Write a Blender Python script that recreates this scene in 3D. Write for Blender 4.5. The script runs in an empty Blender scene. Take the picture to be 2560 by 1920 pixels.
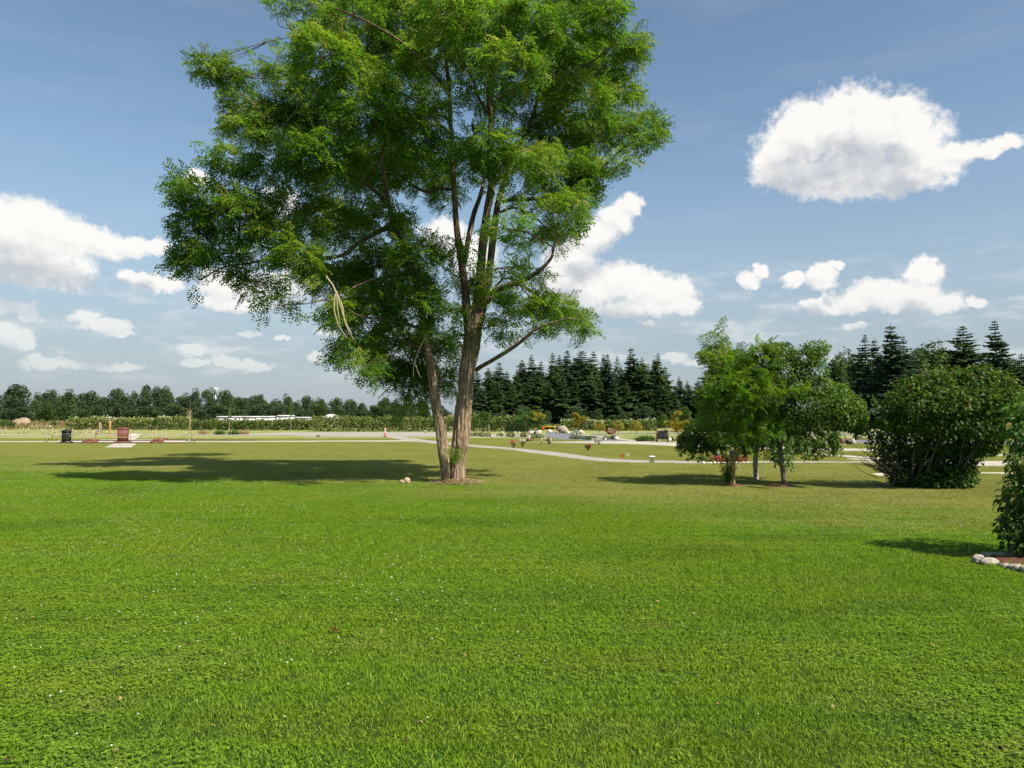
import bpy, math, random
import numpy as np
from mathutils import Vector

scene = bpy.context.scene
# ------------------------------------------------------------------ camera
EYE, F, CX, CY, YH = 2.1, 1924.0, 1280.0, 960.0, 1035.0
PITCH = math.atan((YH - CY) / F)
cam_data = bpy.data.cameras.new("camera")
cam_data.sensor_width = 36.0
cam_data.lens = 36.0 * F / 2560.0
cam_data.clip_start, cam_data.clip_end = 0.1, 20000.0
cam = bpy.data.objects.new("camera", cam_data)
cam.location = (0, 0, EYE)
cam.rotation_euler = (math.pi / 2 + PITCH, 0, 0)
scene.collection.objects.link(cam)
scene.camera = cam

# ------------------------------------------------------------------ sun, exposure
TO_SUN = Vector((0.80, -0.66, 1.15)).normalized()
SUN_STRENGTH, SKY_STRENGTH, EXPOSURE = 5.0, 0.094, 0.63
sd = bpy.data.lights.new("sun", "SUN")
sd.energy, sd.angle, sd.color = SUN_STRENGTH, math.radians(0.5), (1.0, 0.93, 0.80)
sun = bpy.data.objects.new("sun", sd)
sun.rotation_euler = TO_SUN.to_track_quat("Z", "Y").to_euler()
scene.collection.objects.link(sun)
scene.view_settings.view_transform = "Standard"
scene.view_settings.look = "None"
scene.view_settings.exposure = EXPOSURE
scene.view_settings.gamma = 1.0
c = scene.cycles
c.max_bounces, c.diffuse_bounces, c.glossy_bounces = 8, 5, 2
c.transmission_bounces, c.transparent_max_bounces, c.volume_bounces = 6, 4, 0
c.caustics_reflective = c.caustics_refractive = False
c.use_denoising = True

# ------------------------------------------------------------------ pixel (of the 2560 px photo) -> world
def ray(x, y):
    a, b = (x - CX) / F, (CY - y) / F
    cp, sp = math.cos(PITCH), math.sin(PITCH)
    return np.array([a, cp - b * sp, sp + b * cp])

def G(x, y, z=0.0):
    d = ray(x, y)
    t = (z - EYE) / d[2]
    return np.array([d[0] * t, d[1] * t, z])

def P(x, y, Y):
    d = ray(x, y)
    t = Y / d[1]
    return np.array([d[0] * t, Y, EYE + d[2] * t])

def azel(x, y):
    d = ray(x, y)
    d = d / np.linalg.norm(d)
    return math.atan2(d[0], d[1]) * F, math.asin(d[2]) * F

# ------------------------------------------------------------------ world: sky with clouds
CLOUDS = [
 # big cloud at the right
 (1945,385,75,60),(2010,330,95,80),(2090,320,100,85),(2150,300,105,85),(2215,315,95,85),(2275,355,90,80),(2330,410,75,48),
 (1975,435,95,48),(2080,440,130,55),(2200,445,140,50),(2290,440,80,40),(2150,260,45,42),(2250,262,30,30),(2405,378,55,27),(2470,375,45,20),(2520,362,28,20),
 # left bank
 (10,575,120,80),(110,575,100,62),(190,598,80,46),(255,612,65,34),(320,612,50,28),(375,614,42,28),(60,655,140,55),(150,690,70,35),
 (335,692,36,22),(395,708,60,24),
 (500,445,36,18),(700,505,48,40),(560,715,75,45),(670,720,90,48),(760,690,60,50),(600,760,110,22),
 (1115,590,70,50),(1180,640,70,60),
 # right of the tree
 (1575,515,36,30),(1540,545,55,42),(1480,590,70,50),(1430,650,80,55),(1470,720,80,60),(1550,700,85,50),(1610,720,80,55),(1660,735,80,48),(1710,765,40,26),
 (1400,710,70,55),(1590,772,130,22),
 (1872,703,34,26),(1904,678,18,20),(1990,702,40,24),(2055,692,42,32),(2092,665,26,12),
 (2055,765,48,22),(2130,752,55,28),(2190,730,55,36),(2235,745,60,34),(2312,685,46,42),(2290,738,60,34),(2360,760,46,26),(2440,757,18,14),
 (1615,806,28,11),(2132,815,30,13),(1695,893,38,18),(1738,908,38,14),
 # low, faint ones
 (15,770,55,22),(70,790,45,12),(10,835,60,40),(60,865,30,18),(205,792,28,14),(262,815,62,17),(300,836,34,9),
 (115,910,70,18),(285,912,75,14),(475,876,40,16),(485,905,45,13),(565,905,50,19),(625,920,65,16),(790,893,26,14),(625,835,30,9),(700,850,22,8),
 (812,825,30,16),
]
world = bpy.data.worlds.new("World")
scene.world = world
world.use_nodes = True
nt = world.node_tree
nt.nodes.clear()

class NB:
    def __init__(s, tree): s.t = tree
    def n(s, typ, **kw):
        nd = s.t.nodes.new(typ)
        for k, v in kw.items(): setattr(nd, k, v)
        return nd
    def l(s, a, b): s.t.links.new(a, b)
    def math(s, op, *ins, clamp=False):
        nd = s.n("ShaderNodeMath", operation=op, use_clamp=clamp)
        for i, v in enumerate(ins):
            if isinstance(v, (int, float)): nd.inputs[i].default_value = v
            else: s.l(v, nd.inputs[i])
        return nd.outputs[0]
    def vmath(s, op, *ins):
        nd = s.n("ShaderNodeVectorMath", operation=op)
        for i, v in enumerate(ins):
            if isinstance(v, tuple): nd.inputs[i].default_value = v
            else: s.l(v, nd.inputs[i])
        return nd
    def mix(s, fac, a, b):
        nd = s.n("ShaderNodeMix", data_type="RGBA")
        for sock, v in ((nd.inputs[0], fac), (nd.inputs[6], a), (nd.inputs[7], b)):
            if isinstance(v, (int, float)): sock.default_value = v
            elif isinstance(v, tuple): sock.default_value = (*v, 1.0) if len(v) == 3 else v
            else: s.l(v, sock)
        return nd.outputs[2]
    def noise(s, vec, scale, detail=4, rough=0.55, dim="3D"):
        nd = s.n("ShaderNodeTexNoise", noise_dimensions=dim)
        nd.inputs["Scale"].default_value = scale
        nd.inputs["Detail"].default_value = detail
        nd.inputs["Roughness"].default_value = rough
        if vec is not None: s.l(vec, nd.inputs["Vector"])
        return nd
    def step(s, v, a, b):
        nd = s.n("ShaderNodeMapRange", interpolation_type="SMOOTHSTEP")
        s.l(v, nd.inputs["Value"])
        nd.inputs["From Min"].default_value, nd.inputs["From Max"].default_value = a, b
        return nd.outputs[0]
    def ramp(s, v, stops):
        nd = s.n("ShaderNodeValToRGB")
        el = nd.color_ramp.elements
        while len(el) < len(stops): el.new(0.5)
        for e, (p, col) in zip(el, stops):
            e.position, e.color = p, (*col, 1.0)
        s.l(v, nd.inputs[0])
        return nd.outputs[0]

def cloud_group():
    g = bpy.data.node_groups.new("cloud_field", "ShaderNodeTree")
    g.interface.new_socket("Vector", in_out="INPUT", socket_type="NodeSocketVector")
    g.interface.new_socket("Fine", in_out="INPUT", socket_type="NodeSocketFloat")
    g.interface.new_socket("Field", in_out="OUTPUT", socket_type="NodeSocketFloat")
    b = NB(g)
    gi, go = b.n("NodeGroupInput"), b.n("NodeGroupOutput")
    v = gi.outputs[0]
    warp = b.noise(v, 0.012, 3, 0.6)
    w = b.vmath("MULTIPLY_ADD", b.vmath("SUBTRACT", warp.outputs["Color"], (0.5, 0.5, 0.5)).outputs[0], (55, 40, 0), v).outputs[0]
    warp2 = b.noise(v, 0.045, 4, 0.6)
    w = b.vmath("MULTIPLY_ADD", b.vmath("SUBTRACT", warp2.outputs["Color"], (0.5, 0.5, 0.5)).outputs[0], (30, 26, 0), w).outputs[0]
    acc = None
    for (x, y, rx, ry) in CLOUDS:
        u0, v0 = azel(x, y)
        m = b.vmath("MULTIPLY_ADD", w, (1 / rx, 1 / ry, 0), (-u0 / rx, -v0 / ry, 0)).outputs[0]
        ln = b.vmath("LENGTH", m).outputs["Value"]
        acc = ln if acc is None else b.math("SMOOTH_MIN", acc, ln, 0.35)
    n1 = b.noise(v, 0.022, 6, 0.56).outputs["Fac"]
    n2 = b.noise(v, 0.06, 4, 0.6).outputs["Fac"]
    f = b.math("SUBTRACT", 1.08, acc)
    f = b.math("ADD", f, b.math("MULTIPLY", b.math("SUBTRACT", n1, 0.5), 0.85))
    f = b.math("ADD", f, b.math("MULTIPLY", b.math("MULTIPLY", b.math("SUBTRACT", n2, 0.5), 0.45), gi.outputs[1]))
    b.l(f, go.inputs[0])
    return g

b = NB(nt)
sky = b.n("ShaderNodeTexSky", sky_type="NISHITA", sun_disc=False)
sky.sun_elevation = math.asin(TO_SUN.z)
sky.sun_rotation = math.atan2(TO_SUN.x, TO_SUN.y)
sky.altitude, sky.air_density, sky.dust_density, sky.ozone_density = 20, 1.0, 0.6, 1.0
tc = b.n("ShaderNodeTexCoord")
sep = b.n("ShaderNodeSeparateXYZ")
b.l(tc.outputs["Generated"], sep.inputs[0])
U = b.math("MULTIPLY", b.math("ARCTAN2", sep.outputs[0], sep.outputs[1]), F)
V = b.math("MULTIPLY", b.math("ARCSINE", sep.outputs[2]), F)
cmb = b.n("ShaderNodeCombineXYZ")
b.l(U, cmb.inputs[0]); b.l(V, cmb.inputs[1])
grp = cloud_group()
fields = []
for off in ((0, 0, 0), (22, 88, 0), (9, 17, 0)):
    gn = b.n("ShaderNodeGroup"); gn.node_tree = grp
    b.l(b.vmath("ADD", cmb.outputs[0], off).outputs[0], gn.inputs[0])
    gn.inputs[1].default_value = {0: 1.0, 22: 0.2, 9: 0.75}[off[0]]
    fields.append(gn.outputs[0])
alpha = b.step(fields[0], -0.02, 0.46)
elev = b.step(V, 60, 330)
alpha = b.math("MULTIPLY", alpha, b.math("MULTIPLY_ADD", elev, 0.55, 0.42))
relief = b.math("SUBTRACT", b.step(b.math("SUBTRACT", fields[0], fields[2]), -0.45, 0.40), 0.55)
under = b.math("MULTIPLY", b.step(fields[1], 0.0, 1.05), 1.0)
lit = b.math("ADD", b.math("SUBTRACT", 1.0, under), b.math("MULTIPLY", relief, 0.42), clamp=True)
ccol = b.mix(lit, (0.37, 0.39, 0.42), (0.65, 0.635, 0.61))
wisp = b.n("ShaderNodeMapping"); wisp.inputs["Scale"].default_value = (0.0016, 0.010, 1); wisp.inputs["Rotation"].default_value = (0, 0, 0.16)
b.l(cmb.outputs[0], wisp.inputs[0])
wn = b.noise(wisp.outputs[0], 1.0, 6, 0.6).outputs["Fac"]
wispa = b.math("MULTIPLY", b.step(wn, 0.45, 0.8), 0.07)
# pale summer haze in the lowest part of the sky
low = b.math("SUBTRACT", 1.0, b.step(V, -40, 700))
HAZE = (0.243, 0.288, 0.341)
skycol = b.vmath("MULTIPLY", sky.outputs[0], (0.96, 1.0, 0.96)).outputs[0]
bg_sky = b.n("ShaderNodeBackground"); bg_sky.inputs[1].default_value = SKY_STRENGTH
b.l(skycol, bg_sky.inputs[0])
bg_cl = b.n("ShaderNodeBackground"); bg_cl.inputs[1].default_value = 1.0
b.l(ccol, bg_cl.inputs[0])
bg_hz = b.n("ShaderNodeBackground"); bg_hz.inputs[0].default_value = (*HAZE, 1); bg_hz.inputs[1].default_value = 1.0
mh = b.n("ShaderNodeMixShader")
b.l(b.math("MULTIPLY", low, 0.90), mh.inputs[0]); b.l(bg_sky.outputs[0], mh.inputs[1]); b.l(bg_hz.outputs[0], mh.inputs[2])
bg_sky = mh
veil = b.n("ShaderNodeMapping"); veil.inputs["Scale"].default_value = (0.006, 0.022, 1)
b.l(cmb.outputs[0], veil.inputs[0])
vn = b.noise(veil.outputs[0], 1.0, 6, 0.6).outputs["Fac"]
veila = b.math("MULTIPLY", b.math("MULTIPLY", b.step(vn, 0.44, 0.70), 0.45), b.math("MULTIPLY", b.step(V, 50, 120), b.math("SUBTRACT", 1.0, b.step(V, 230, 420))))
tot = b.math("MAXIMUM", b.math("MAXIMUM", alpha, wispa), veila)
mx = b.n("ShaderNodeMixShader")
b.l(tot, mx.inputs[0]); b.l(bg_sky.outputs[0], mx.inputs[1]); b.l(bg_cl.outputs[0], mx.inputs[2])
wo = b.n("ShaderNodeOutputWorld")
b.l(mx.outputs[0], wo.inputs[0])

# ------------------------------------------------------------------ helpers: meshes
R = np.random.default_rng(11)
def rnd(a, b_): return float(R.uniform(a, b_))
def unit(v):
    v = np.asarray(v, float)
    return v / np.maximum(np.linalg.norm(v, axis=-1, keepdims=True), 1e-9)
def rdirs(n): return unit(R.normal(size=(n, 3)))

class MB:
    def __init__(s): s.v, s.q, s.t, s.tint, s.n = [], [], [], [], 0
    def add(s, v, quads=None, tris=None, tint=0.5):
        v = np.asarray(v, float).reshape(-1, 3)
        if quads is not None and len(quads): s.q.append(np.asarray(quads, np.int64).reshape(-1, 4) + s.n)
        if tris is not None and len(tris): s.t.append(np.asarray(tris, np.int64).reshape(-1, 3) + s.n)
        s.v.append(v)
        s.tint.append(np.broadcast_to(np.asarray(tint, float), (len(v),)).copy())
        s.n += len(v)
    def mesh(s, name, mats, smooth=False):
        v = np.concatenate(s.v).astype(np.float32)
        q = np.concatenate(s.q) if s.q else np.zeros((0, 4), np.int64)
        t = np.concatenate(s.t) if s.t else np.zeros((0, 3), np.int64)
        loops = np.concatenate([q.ravel(), t.ravel()]).astype(np.int32)
        starts = np.concatenate([np.arange(len(q)) * 4, len(q) * 4 + np.arange(len(t)) * 3]).astype(np.int32)
        me = bpy.data.meshes.new(name)
        me.vertices.add(len(v)); me.vertices.foreach_set("co", v.ravel())
        me.loops.add(len(loops)); me.loops.foreach_set("vertex_index", loops)
        me.polygons.add(len(starts)); me.polygons.foreach_set("loop_start", starts)
        if smooth: me.polygons.foreach_set("use_smooth", np.ones(len(starts), bool))
        me.update(calc_edges=True)
        me.validate()
        at = me.attributes.new("tint", "FLOAT", "POINT")
        at.data.foreach_set("value", np.concatenate(s.tint).astype(np.float32))
        me.materials.append(mats)
        return me
    def build(s, name, mat, parent=None, smooth=False, loc=None):
        o = bpy.data.objects.new(name, s.mesh(name, mat, smooth))
        scene.collection.objects.link(o)
        if parent is not None: o.parent = parent
        if loc is not None: o.location = loc
        return o

def tag(o, label=None, cat=None, group=None, kind=None):
    if label: o["label"] = label
    if cat: o["category"] = cat
    if group: o["group"] = group
    if kind: o["kind"] = kind
    return o

def thing(name, label, cat, loc=(0, 0, 0), group=None, rz=0.0):
    o = bpy.data.objects.new(name, None)
    o.empty_display_size = 0.2
    o.location = [float(q) for q in loc]
    o.rotation_euler = (0, 0, rz)
    scene.collection.objects.link(o)
    return tag(o, label, cat, group)

def dup(o, loc, label=None, rz=None, scale=None, group=None, parent=None):
    cc = o.copy()
    scene.collection.objects.link(cc)
    if parent is None:
        cc.location = [float(q) for q in loc]
        if rz is not None: cc.rotation_euler = (0, 0, rz)
        if scale is not None: cc.scale = scale if isinstance(scale, tuple) else (scale,) * 3
        if label: cc["label"] = label
        if group: cc["group"] = group
    else:
        cc.parent = parent
    for ch in list(o.children): dup(ch, None, parent=cc)
    return cc

def tube(mb, pts, rad, sides=6, tint=0.5, cap=False, disp=None):
    pts = np.asarray(pts, float); n = len(pts)
    rad = np.broadcast_to(np.asarray(rad, float), (n,))
    T = unit(np.gradient(pts, axis=0))
    ref = np.array([0, 0, 1.0]) if abs(T[0][2]) < 0.9 else np.array([1.0, 0, 0])
    A = np.zeros((n, 3)); a = unit(np.cross(T[0], ref))
    for i in range(n):
        a = a - T[i] * np.dot(a, T[i]); a = unit(a); A[i] = a
    B = np.cross(T, A)
    th = np.arange(sides) * 2 * math.pi / sides
    rr = rad[:, None] * (np.ones((n, sides)) if disp is None else disp)
    v = pts[:, None] + rr[..., None] * (A[:, None] * np.cos(th)[None, :, None] + B[:, None] * np.sin(th)[None, :, None])
    i, j = np.meshgrid(np.arange(n - 1), np.arange(sides), indexing="ij")
    j2 = (j + 1) % sides
    q = np.stack([i * sides + j, i * sides + j2, (i + 1) * sides + j2, (i + 1) * sides + j], -1).reshape(-1, 4)
    vv = v.reshape(-1, 3); tr = None
    if cap:
        vv = np.concatenate([vv, pts[:1], pts[-1:]])
        k = np.arange(sides); k2 = (k + 1) % sides
        tr = np.concatenate([np.stack([np.full(sides, n * sides), k2, k], -1),
                             np.stack([np.full(sides, n * sides + 1), (n - 1) * sides + k, (n - 1) * sides + k2], -1)])
    mb.add(vv, q, tr, tint)

def box(mb, c0, size, rz=0.0, tint=0.5, bev=0.0, top=1.0):
    """box with chamfered vertical and top edges; c0 = centre of the base"""
    sx, sy, sz = [k / 2 for k in size]; sz = size[2]
    bv = bev
    ring = []
    lv = [(0, 0.0), (sz - bv, 0.0), (sz, bv)] if bv else [(0, 0.0), (sz, 0.0)]
    prof = lambda hx, hy: [(-hx, -hy + bv), (-hx + bv, -hy), (hx - bv, -hy), (hx, -hy + bv), (hx, hy - bv), (hx - bv, hy), (-hx + bv, hy), (-hx, hy - bv)] if bv else [(-hx, -hy), (hx, -hy), (hx, hy), (-hx, hy)]
    for z, ins in lv:
        k = 1 + (top - 1) * z / sz
        ring.append([(x * k, y * k, z) for x, y in prof(sx - ins, sy - ins)])
    m = len(ring[0]); v = np.array(ring).reshape(-1, 3)
    cs, sn = math.cos(rz), math.sin(rz)
    v = np.stack([v[:, 0] * cs - v[:, 1] * sn, v[:, 0] * sn + v[:, 1] * cs, v[:, 2]], -1) + np.asarray(c0, float)
    q = [(i * m + j, i * m + (j + 1) % m, (i + 1) * m + (j + 1) % m, (i + 1) * m + j) for i in range(len(ring) - 1) for j in range(m)]
    L = (len(ring) - 1) * m
    if m == 4:
        q += [(0, 3, 2, 1), (L, L + 1, L + 2, L + 3)]
    else:
        for o_, rev in ((0, True), (L, False)):
            for qd in ((0, 1, 2, 3), (0, 3, 4, 7), (4, 5, 6, 7)):
                qq = [o_ + k for k in qd]
                q.append(tuple(reversed(qq)) if rev else tuple(qq))
    mb.add(v, q, None, tint)

def lathe(mb, prof, c0=(0, 0, 0), sides=20, tint=0.5, sq=None):
    prof = np.asarray(prof, float); n = len(prof)
    th = np.arange(sides) * 2 * math.pi / sides
    v = np.stack([prof[:, :1] * np.cos(th), prof[:, :1] * np.sin(th), np.repeat(prof[:, 1:2], sides, 1)], -1) + np.asarray(c0, float)
    i, j = np.meshgrid(np.arange(n - 1), np.arange(sides), indexing="ij"); j2 = (j + 1) % sides
    q = np.stack([i * sides + j, i * sides + j2, (i + 1) * sides + j2, (i + 1) * sides + j], -1).reshape(-1, 4)
    mb.add(v.reshape(-1, 3), q, None, tint)

def rock(mb, c0, size, seed=0, tint=0.5, nu=14, nv=9, rough=0.22, flat=0.0):
    rg = np.random.default_rng(seed)
    ax = unit(rg.normal(size=(9, 3))); ph = rg.uniform(0, 6.28, 9); fr = rg.uniform(1.2, 4.5, 9)
    pl = unit(rg.normal(size=(7, 3)) * [1, 1, 0.7]); pd = rg.uniform(0.55, 0.85, 7)
    u = np.arange(nu) * 2 * math.pi / nu
    w = np.linspace(-math.pi / 2, math.pi / 2, nv)
    d = np.stack([np.cos(w)[:, None] * np.cos(u), np.cos(w)[:, None] * np.sin(u), np.repeat(np.sin(w)[:, None], nu, 1)], -1).reshape(-1, 3)
    r = 1 + rough * 0.35 * (np.sin(d @ ax.T * fr + ph)).mean(1) * 2
    dn = d @ pl.T
    r = np.minimum(r, np.where(dn > 0.05, pd / np.maximum(dn, 0.05), 9).min(1) * (1 + rough * 0.1 * rg.normal(size=len(d))))
    v = d * r[:, None] * np.asarray(size) / 2
    v = v + np.asarray(c0, float)
    i, j = np.meshgrid(np.arange(nv - 1), np.arange(nu), indexing="ij"); j2 = (j + 1) % nu
    q = np.stack([i * nu + j, i * nu + j2, (i + 1) * nu + j2, (i + 1) * nu + j], -1).reshape(-1, 4)
    mb.add(v, q, None, tint)

def leaf_quads(mb, Pn, D, N, L, W, tint, fold=0.0, shape=0.45):
    D = unit(D); S = unit(np.cross(D, N)); N2 = np.cross(S, D)
    n = len(Pn)
    L = np.broadcast_to(np.asarray(L, float), (n,))[:, None]; W = np.broadcast_to(np.asarray(W, float), (n,))[:, None]
    mid = Pn + D * L * shape + N2 * L * fold
    v = np.stack([Pn, mid + S * W / 2, Pn + D * L, mid - S * W / 2], 1).reshape(-1, 3)
    q = np.arange(n * 4).reshape(-1, 4)
    mb.add(v, q, None, np.repeat(np.broadcast_to(np.asarray(tint, float), (n,)), 4))

def leafcloud(mb, c0, r, n, L, W, droop=0.25, shell=0.45, tint=(0.2, 0.8), flat=0.7, spread=0.7, cutlow=None):
    d = rdirs(n)
    rad = (shell + (1 - shell) * R.random(n)) ** 0.6
    p = np.asarray(c0) + d * np.asarray(r) * rad[:, None]
    D = d * [1, 1, 0.5] + R.normal(size=(n, 3)) * spread + [0, 0, -droop]
    N = np.array([0, 0, 1.0]) * flat + d * 0.5 + R.normal(size=(n, 3)) * 0.5
    t = R.uniform(tint[0], tint[1], n)
    k = R.uniform(0.7, 1.25, n)
    leaf_quads(mb, p, D, N, L * k, W * k, t, fold=0.08)

# ------------------------------------------------------------------ helpers: materials
def newmat(name):
    m = bpy.data.materials.new(name); m.use_nodes = True
    m.node_tree.nodes.clear()
    nb = NB(m.node_tree)
    out = nb.n("ShaderNodeOutputMaterial")
    return m, nb, out

def leaf_mat(name, stops, trans=0.35, rough=0.5, spec=0.25, bigvar=0.0, bigscale=0.6, tcol=(1.25, 1.35, 0.55)):
    m, nb, out = newmat(name)
    a = nb.n("ShaderNodeAttribute", attribute_name="tint")
    fac = a.outputs["Fac"]
    if bigvar:
        geo = nb.n("ShaderNodeNewGeometry")
        nz = nb.noise(geo.outputs["Position"], bigscale, 2)
        fac = nb.math("ADD", fac, nb.math("MULTIPLY", nb.math("SUBTRACT", nz.outputs["Fac"], 0.5), bigvar), clamp=True)
    col = nb.ramp(fac, stops)
    p = nb.n("ShaderNodeBsdfPrincipled")
    p.inputs["Roughness"].default_value = rough
    p.inputs["Specular IOR Level"].default_value = spec
    nb.l(col, p.inputs["Base Color"])
    tr = nb.n("ShaderNodeBsdfTranslucent")
    nb.l(nb.vmath("MULTIPLY", col, tcol).outputs[0], tr.inputs["Color"])
    ms = nb.n("ShaderNodeMixShader"); ms.inputs[0].default_value = trans
    nb.l(p.outputs[0], ms.inputs[1]); nb.l(tr.outputs[0], ms.inputs[2])
    nb.l(ms.outputs[0], out.inputs[0])
    return m

def solid_mat(name, a, b_, scale=6.0, rough=0.7, spec=0.3, bump=0.3, bscale=None, stretch=(1, 1, 1), detail=5, metallic=0.0, tintmix=0.0):
    m, nb, out = newmat(name)
    tcn = nb.n("ShaderNodeTexCoord")
    mp = nb.n("ShaderNodeMapping"); mp.inputs["Scale"].default_value = stretch
    nb.l(tcn.outputs["Object"], mp.inputs[0])
    nz = nb.noise(mp.outputs[0], scale, detail, 0.6)
    fac = nb.step(nz.outputs["Fac"], 0.32, 0.68)
    if tintmix:
        at = nb.n("ShaderNodeAttribute", attribute_name="tint")
        fac = nb.math("ADD", nb.math("MULTIPLY", fac, 1 - tintmix), nb.math("MULTIPLY", at.outputs["Fac"], tintmix))
    p = nb.n("ShaderNodeBsdfPrincipled")
    nb.l(nb.mix(fac, a, b_), p.inputs["Base Color"])
    p.inputs["Roughness"].default_value = rough; p.inputs["Specular IOR Level"].default_value = spec
    p.inputs["Metallic"].default_value = metallic
    if bump:
        nz2 = nb.noise(mp.outputs[0], bscale or scale * 3, 5, 0.65)
        bp = nb.n("ShaderNodeBump"); bp.inputs["Strength"].default_value = bump; bp.inputs["Distance"].default_value = 0.02
        nb.l(nz2.outputs["Fac"], bp.inputs["Height"]); nb.l(bp.outputs[0], p.inputs["Normal"])
    nb.l(p.outputs[0], out.inputs[0])
    return m

def lawn_tone(nb, pos):
    """how dry the turf is at a place: 0 lush in front, 1 straw-tinged further out"""
    mp = nb.n("ShaderNodeMapping"); mp.inputs["Scale"].default_value = (0.06, 0.19, 0)
    nb.l(pos, mp.inputs[0])
    big = nb.noise(mp.outputs[0], 1.0, 5, 0.6).outputs["Fac"]
    sp = nb.n("ShaderNodeSeparateXYZ"); nb.l(pos, sp.inputs[0])
    dist = nb.math("ADD", sp.outputs[1], nb.math("MULTIPLY", sp.outputs[0], 0.55))
    d2 = nb.math("ADD", dist, nb.math("MULTIPLY", nb.math("SUBTRACT", big, 0.5), 20.0))
    dry = nb.step(d2, 16.5, 24.0)
    return dry, big, sp
# ------------------------------------------------------------------ ground sheet
def lawn_sheet_mat():
    m, nb, out = newmat("lawn_soil")
    geo = nb.n("ShaderNodeNewGeometry"); pos = geo.outputs["Position"]
    dry, big, sp = lawn_tone(nb, pos)
    fine = nb.noise(pos, 3.0, 6, 0.7).outputs["Fac"]
    mid = nb.noise(pos, 0.45, 5, 0.65).outputs["Fac"]
    lush = nb.mix(fine, (0.020, 0.042, 0.008), (0.055, 0.100, 0.018))
    straw = nb.mix(nb.step(mid, 0.35, 0.68), (0.20, 0.23, 0.062), (0.325, 0.31, 0.12))
    col = nb.mix(dry, lush, straw)
    # rough brown field beyond the cemetery
    field = nb.mix(nb.step(mid, 0.35, 0.7), (0.20, 0.155, 0.080), (0.13, 0.135, 0.05))
    far = nb.step(sp.outputs[1], 100.0, 125.0)
    col = nb.mix(far, col, field)
    p = nb.n("ShaderNodeBsdfPrincipled"); p.inputs["Roughness"].default_value = 0.9; p.inputs["Specular IOR Level"].default_value = 0.1
    nb.l(col, p.inputs["Base Color"])
    bp = nb.n("ShaderNodeBump"); bp.inputs["Strength"].default_value = 0.6; bp.inputs["Distance"].default_value = 0.05
    nb.l(fine, bp.inputs["Height"]); nb.l(bp.outputs[0], p.inputs["Normal"])
    nb.l(p.outputs[0], out.inputs[0])
    return m
mb = MB()
gx = np.concatenate([[-6000, -1500, -400], np.linspace(-150, 150, 31), [400, 1500, 6000]])
gy = np.concatenate([[-60], np.linspace(-20, 200, 56), [400, 1200, 4000, 9000]])
XX, YY = np.meshgrid(gx, gy, indexing="ij")
nY = len(gy)
i, j = np.meshgrid(np.arange(len(gx) - 1), np.arange(nY - 1), indexing="ij")
mb.add(np.stack([XX, YY, XX * 0], -1).reshape(-1, 3), np.stack([i * nY + j, (i + 1) * nY + j, (i + 1) * nY + j + 1, i * nY + j + 1], -1).reshape(-1, 4))
tag(mb.build("ground", lawn_sheet_mat()), kind="structure")

# ------------------------------------------------------------------ paths, road, paving (flat sheets, each a little above the other)
M_gravel = solid_mat("pale_gravel", (0.26, 0.235, 0.20), (0.40, 0.37, 0.325), scale=9, rough=0.95, spec=0.1, bump=0.5, bscale=60)
M_concrete = solid_mat("path_concrete", (0.36, 0.325, 0.265), (0.47, 0.435, 0.365), scale=2.5, rough=0.9, spec=0.15, bump=0.2, bscale=40)
M_asphalt = solid_mat("road_asphalt", (0.14, 0.145, 0.155), (0.20, 0.20, 0.21), scale=3, rough=0.9, spec=0.2, bump=0.3, bscale=80)
M_pad = solid_mat("crushed_stone", (0.42, 0.36, 0.31), (0.58, 0.52, 0.46), scale=5, rough=0.95, spec=0.1, bump=0.5, bscale=50)
PATHS = []
def sheet(name, px, mat, z, poly3=None):
    pts = [G(x, y) for x, y in px]
    # densify and roughen the edge a little
    out = []
    for k in range(len(pts)):
        a, bq = pts[k], pts[(k + 1) % len(pts)]
        n = max(1, int(np.linalg.norm(bq - a) / 1.5))
        for s_ in range(n):
            out.append(a + (bq - a) * s_ / n + np.array([rnd(-.08, .08), rnd(-.16, .16), 0]))
    PATHS.append(np.array(out)[:, :2])
    me = bpy.data.meshes.new(name)
    me.from_pydata([(p[0], p[1], z) for p in out], [], [list(range(len(out)))])
    me.update()
    if me.polygons[0].normal.z < 0: me.flip_normals()
    me.materials.append(mat)
    o = bpy.data.objects.new(name, me); scene.collection.objects.link(o)
    return tag(o, kind="structure")
sheet("gravel_road", [(-300, 1085.5), (560, 1087), (725, 1081.2), (958, 1080.6), (1088, 1081), (1180, 1084.5), (1300, 1088.5), (1352, 1088), (1380, 1091), (1352, 1093.5), (1180, 1091.6), (1110, 1092), (1010, 1091.6), (1030, 1096), (1090, 1103), (1180, 1112), (1280, 1119.5), (1395, 1131.5),
      (1510, 1146), (1600, 1151), (1745, 1154), (2180, 1154), (2330, 1158), (2330, 1161), (2180, 1157.6), (1745, 1158.4), (1600, 1157.5), (1510, 1155.5), (1395, 1141.5), (1280, 1125.5), (1180, 1117.5), (1120, 1113), (1060, 1107), (1010, 1101.5), (960, 1092.5), (800, 1091.5), (767, 1091.5), (735, 1088.5), (560, 1089.3), (-300, 1088)], M_gravel, 0.012)
sheet("concrete_path", [(-300, 1103.2), (480, 1103.3), (1013, 1101.0), (1040, 1104.5), (1013, 1104.4), (480, 1106), (-300, 1106)], M_concrete, 0.016)
sheet("asphalt_road", [(1366, 1079.3), (1410, 1083.5), (1471, 1087.5), (1540, 1096), (1602, 1104), (1540, 1106), (1470, 1102), (1398, 1098.5), (1357, 1092.5), (1366, 1086)], M_asphalt, 0.020)
sheet("road_edging", [(1446, 1086.5), (1480, 1088.5), (1535, 1095), (1604, 1103.2), (1596, 1105), (1535, 1098), (1474, 1090)], M_concrete, 0.024)
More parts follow.
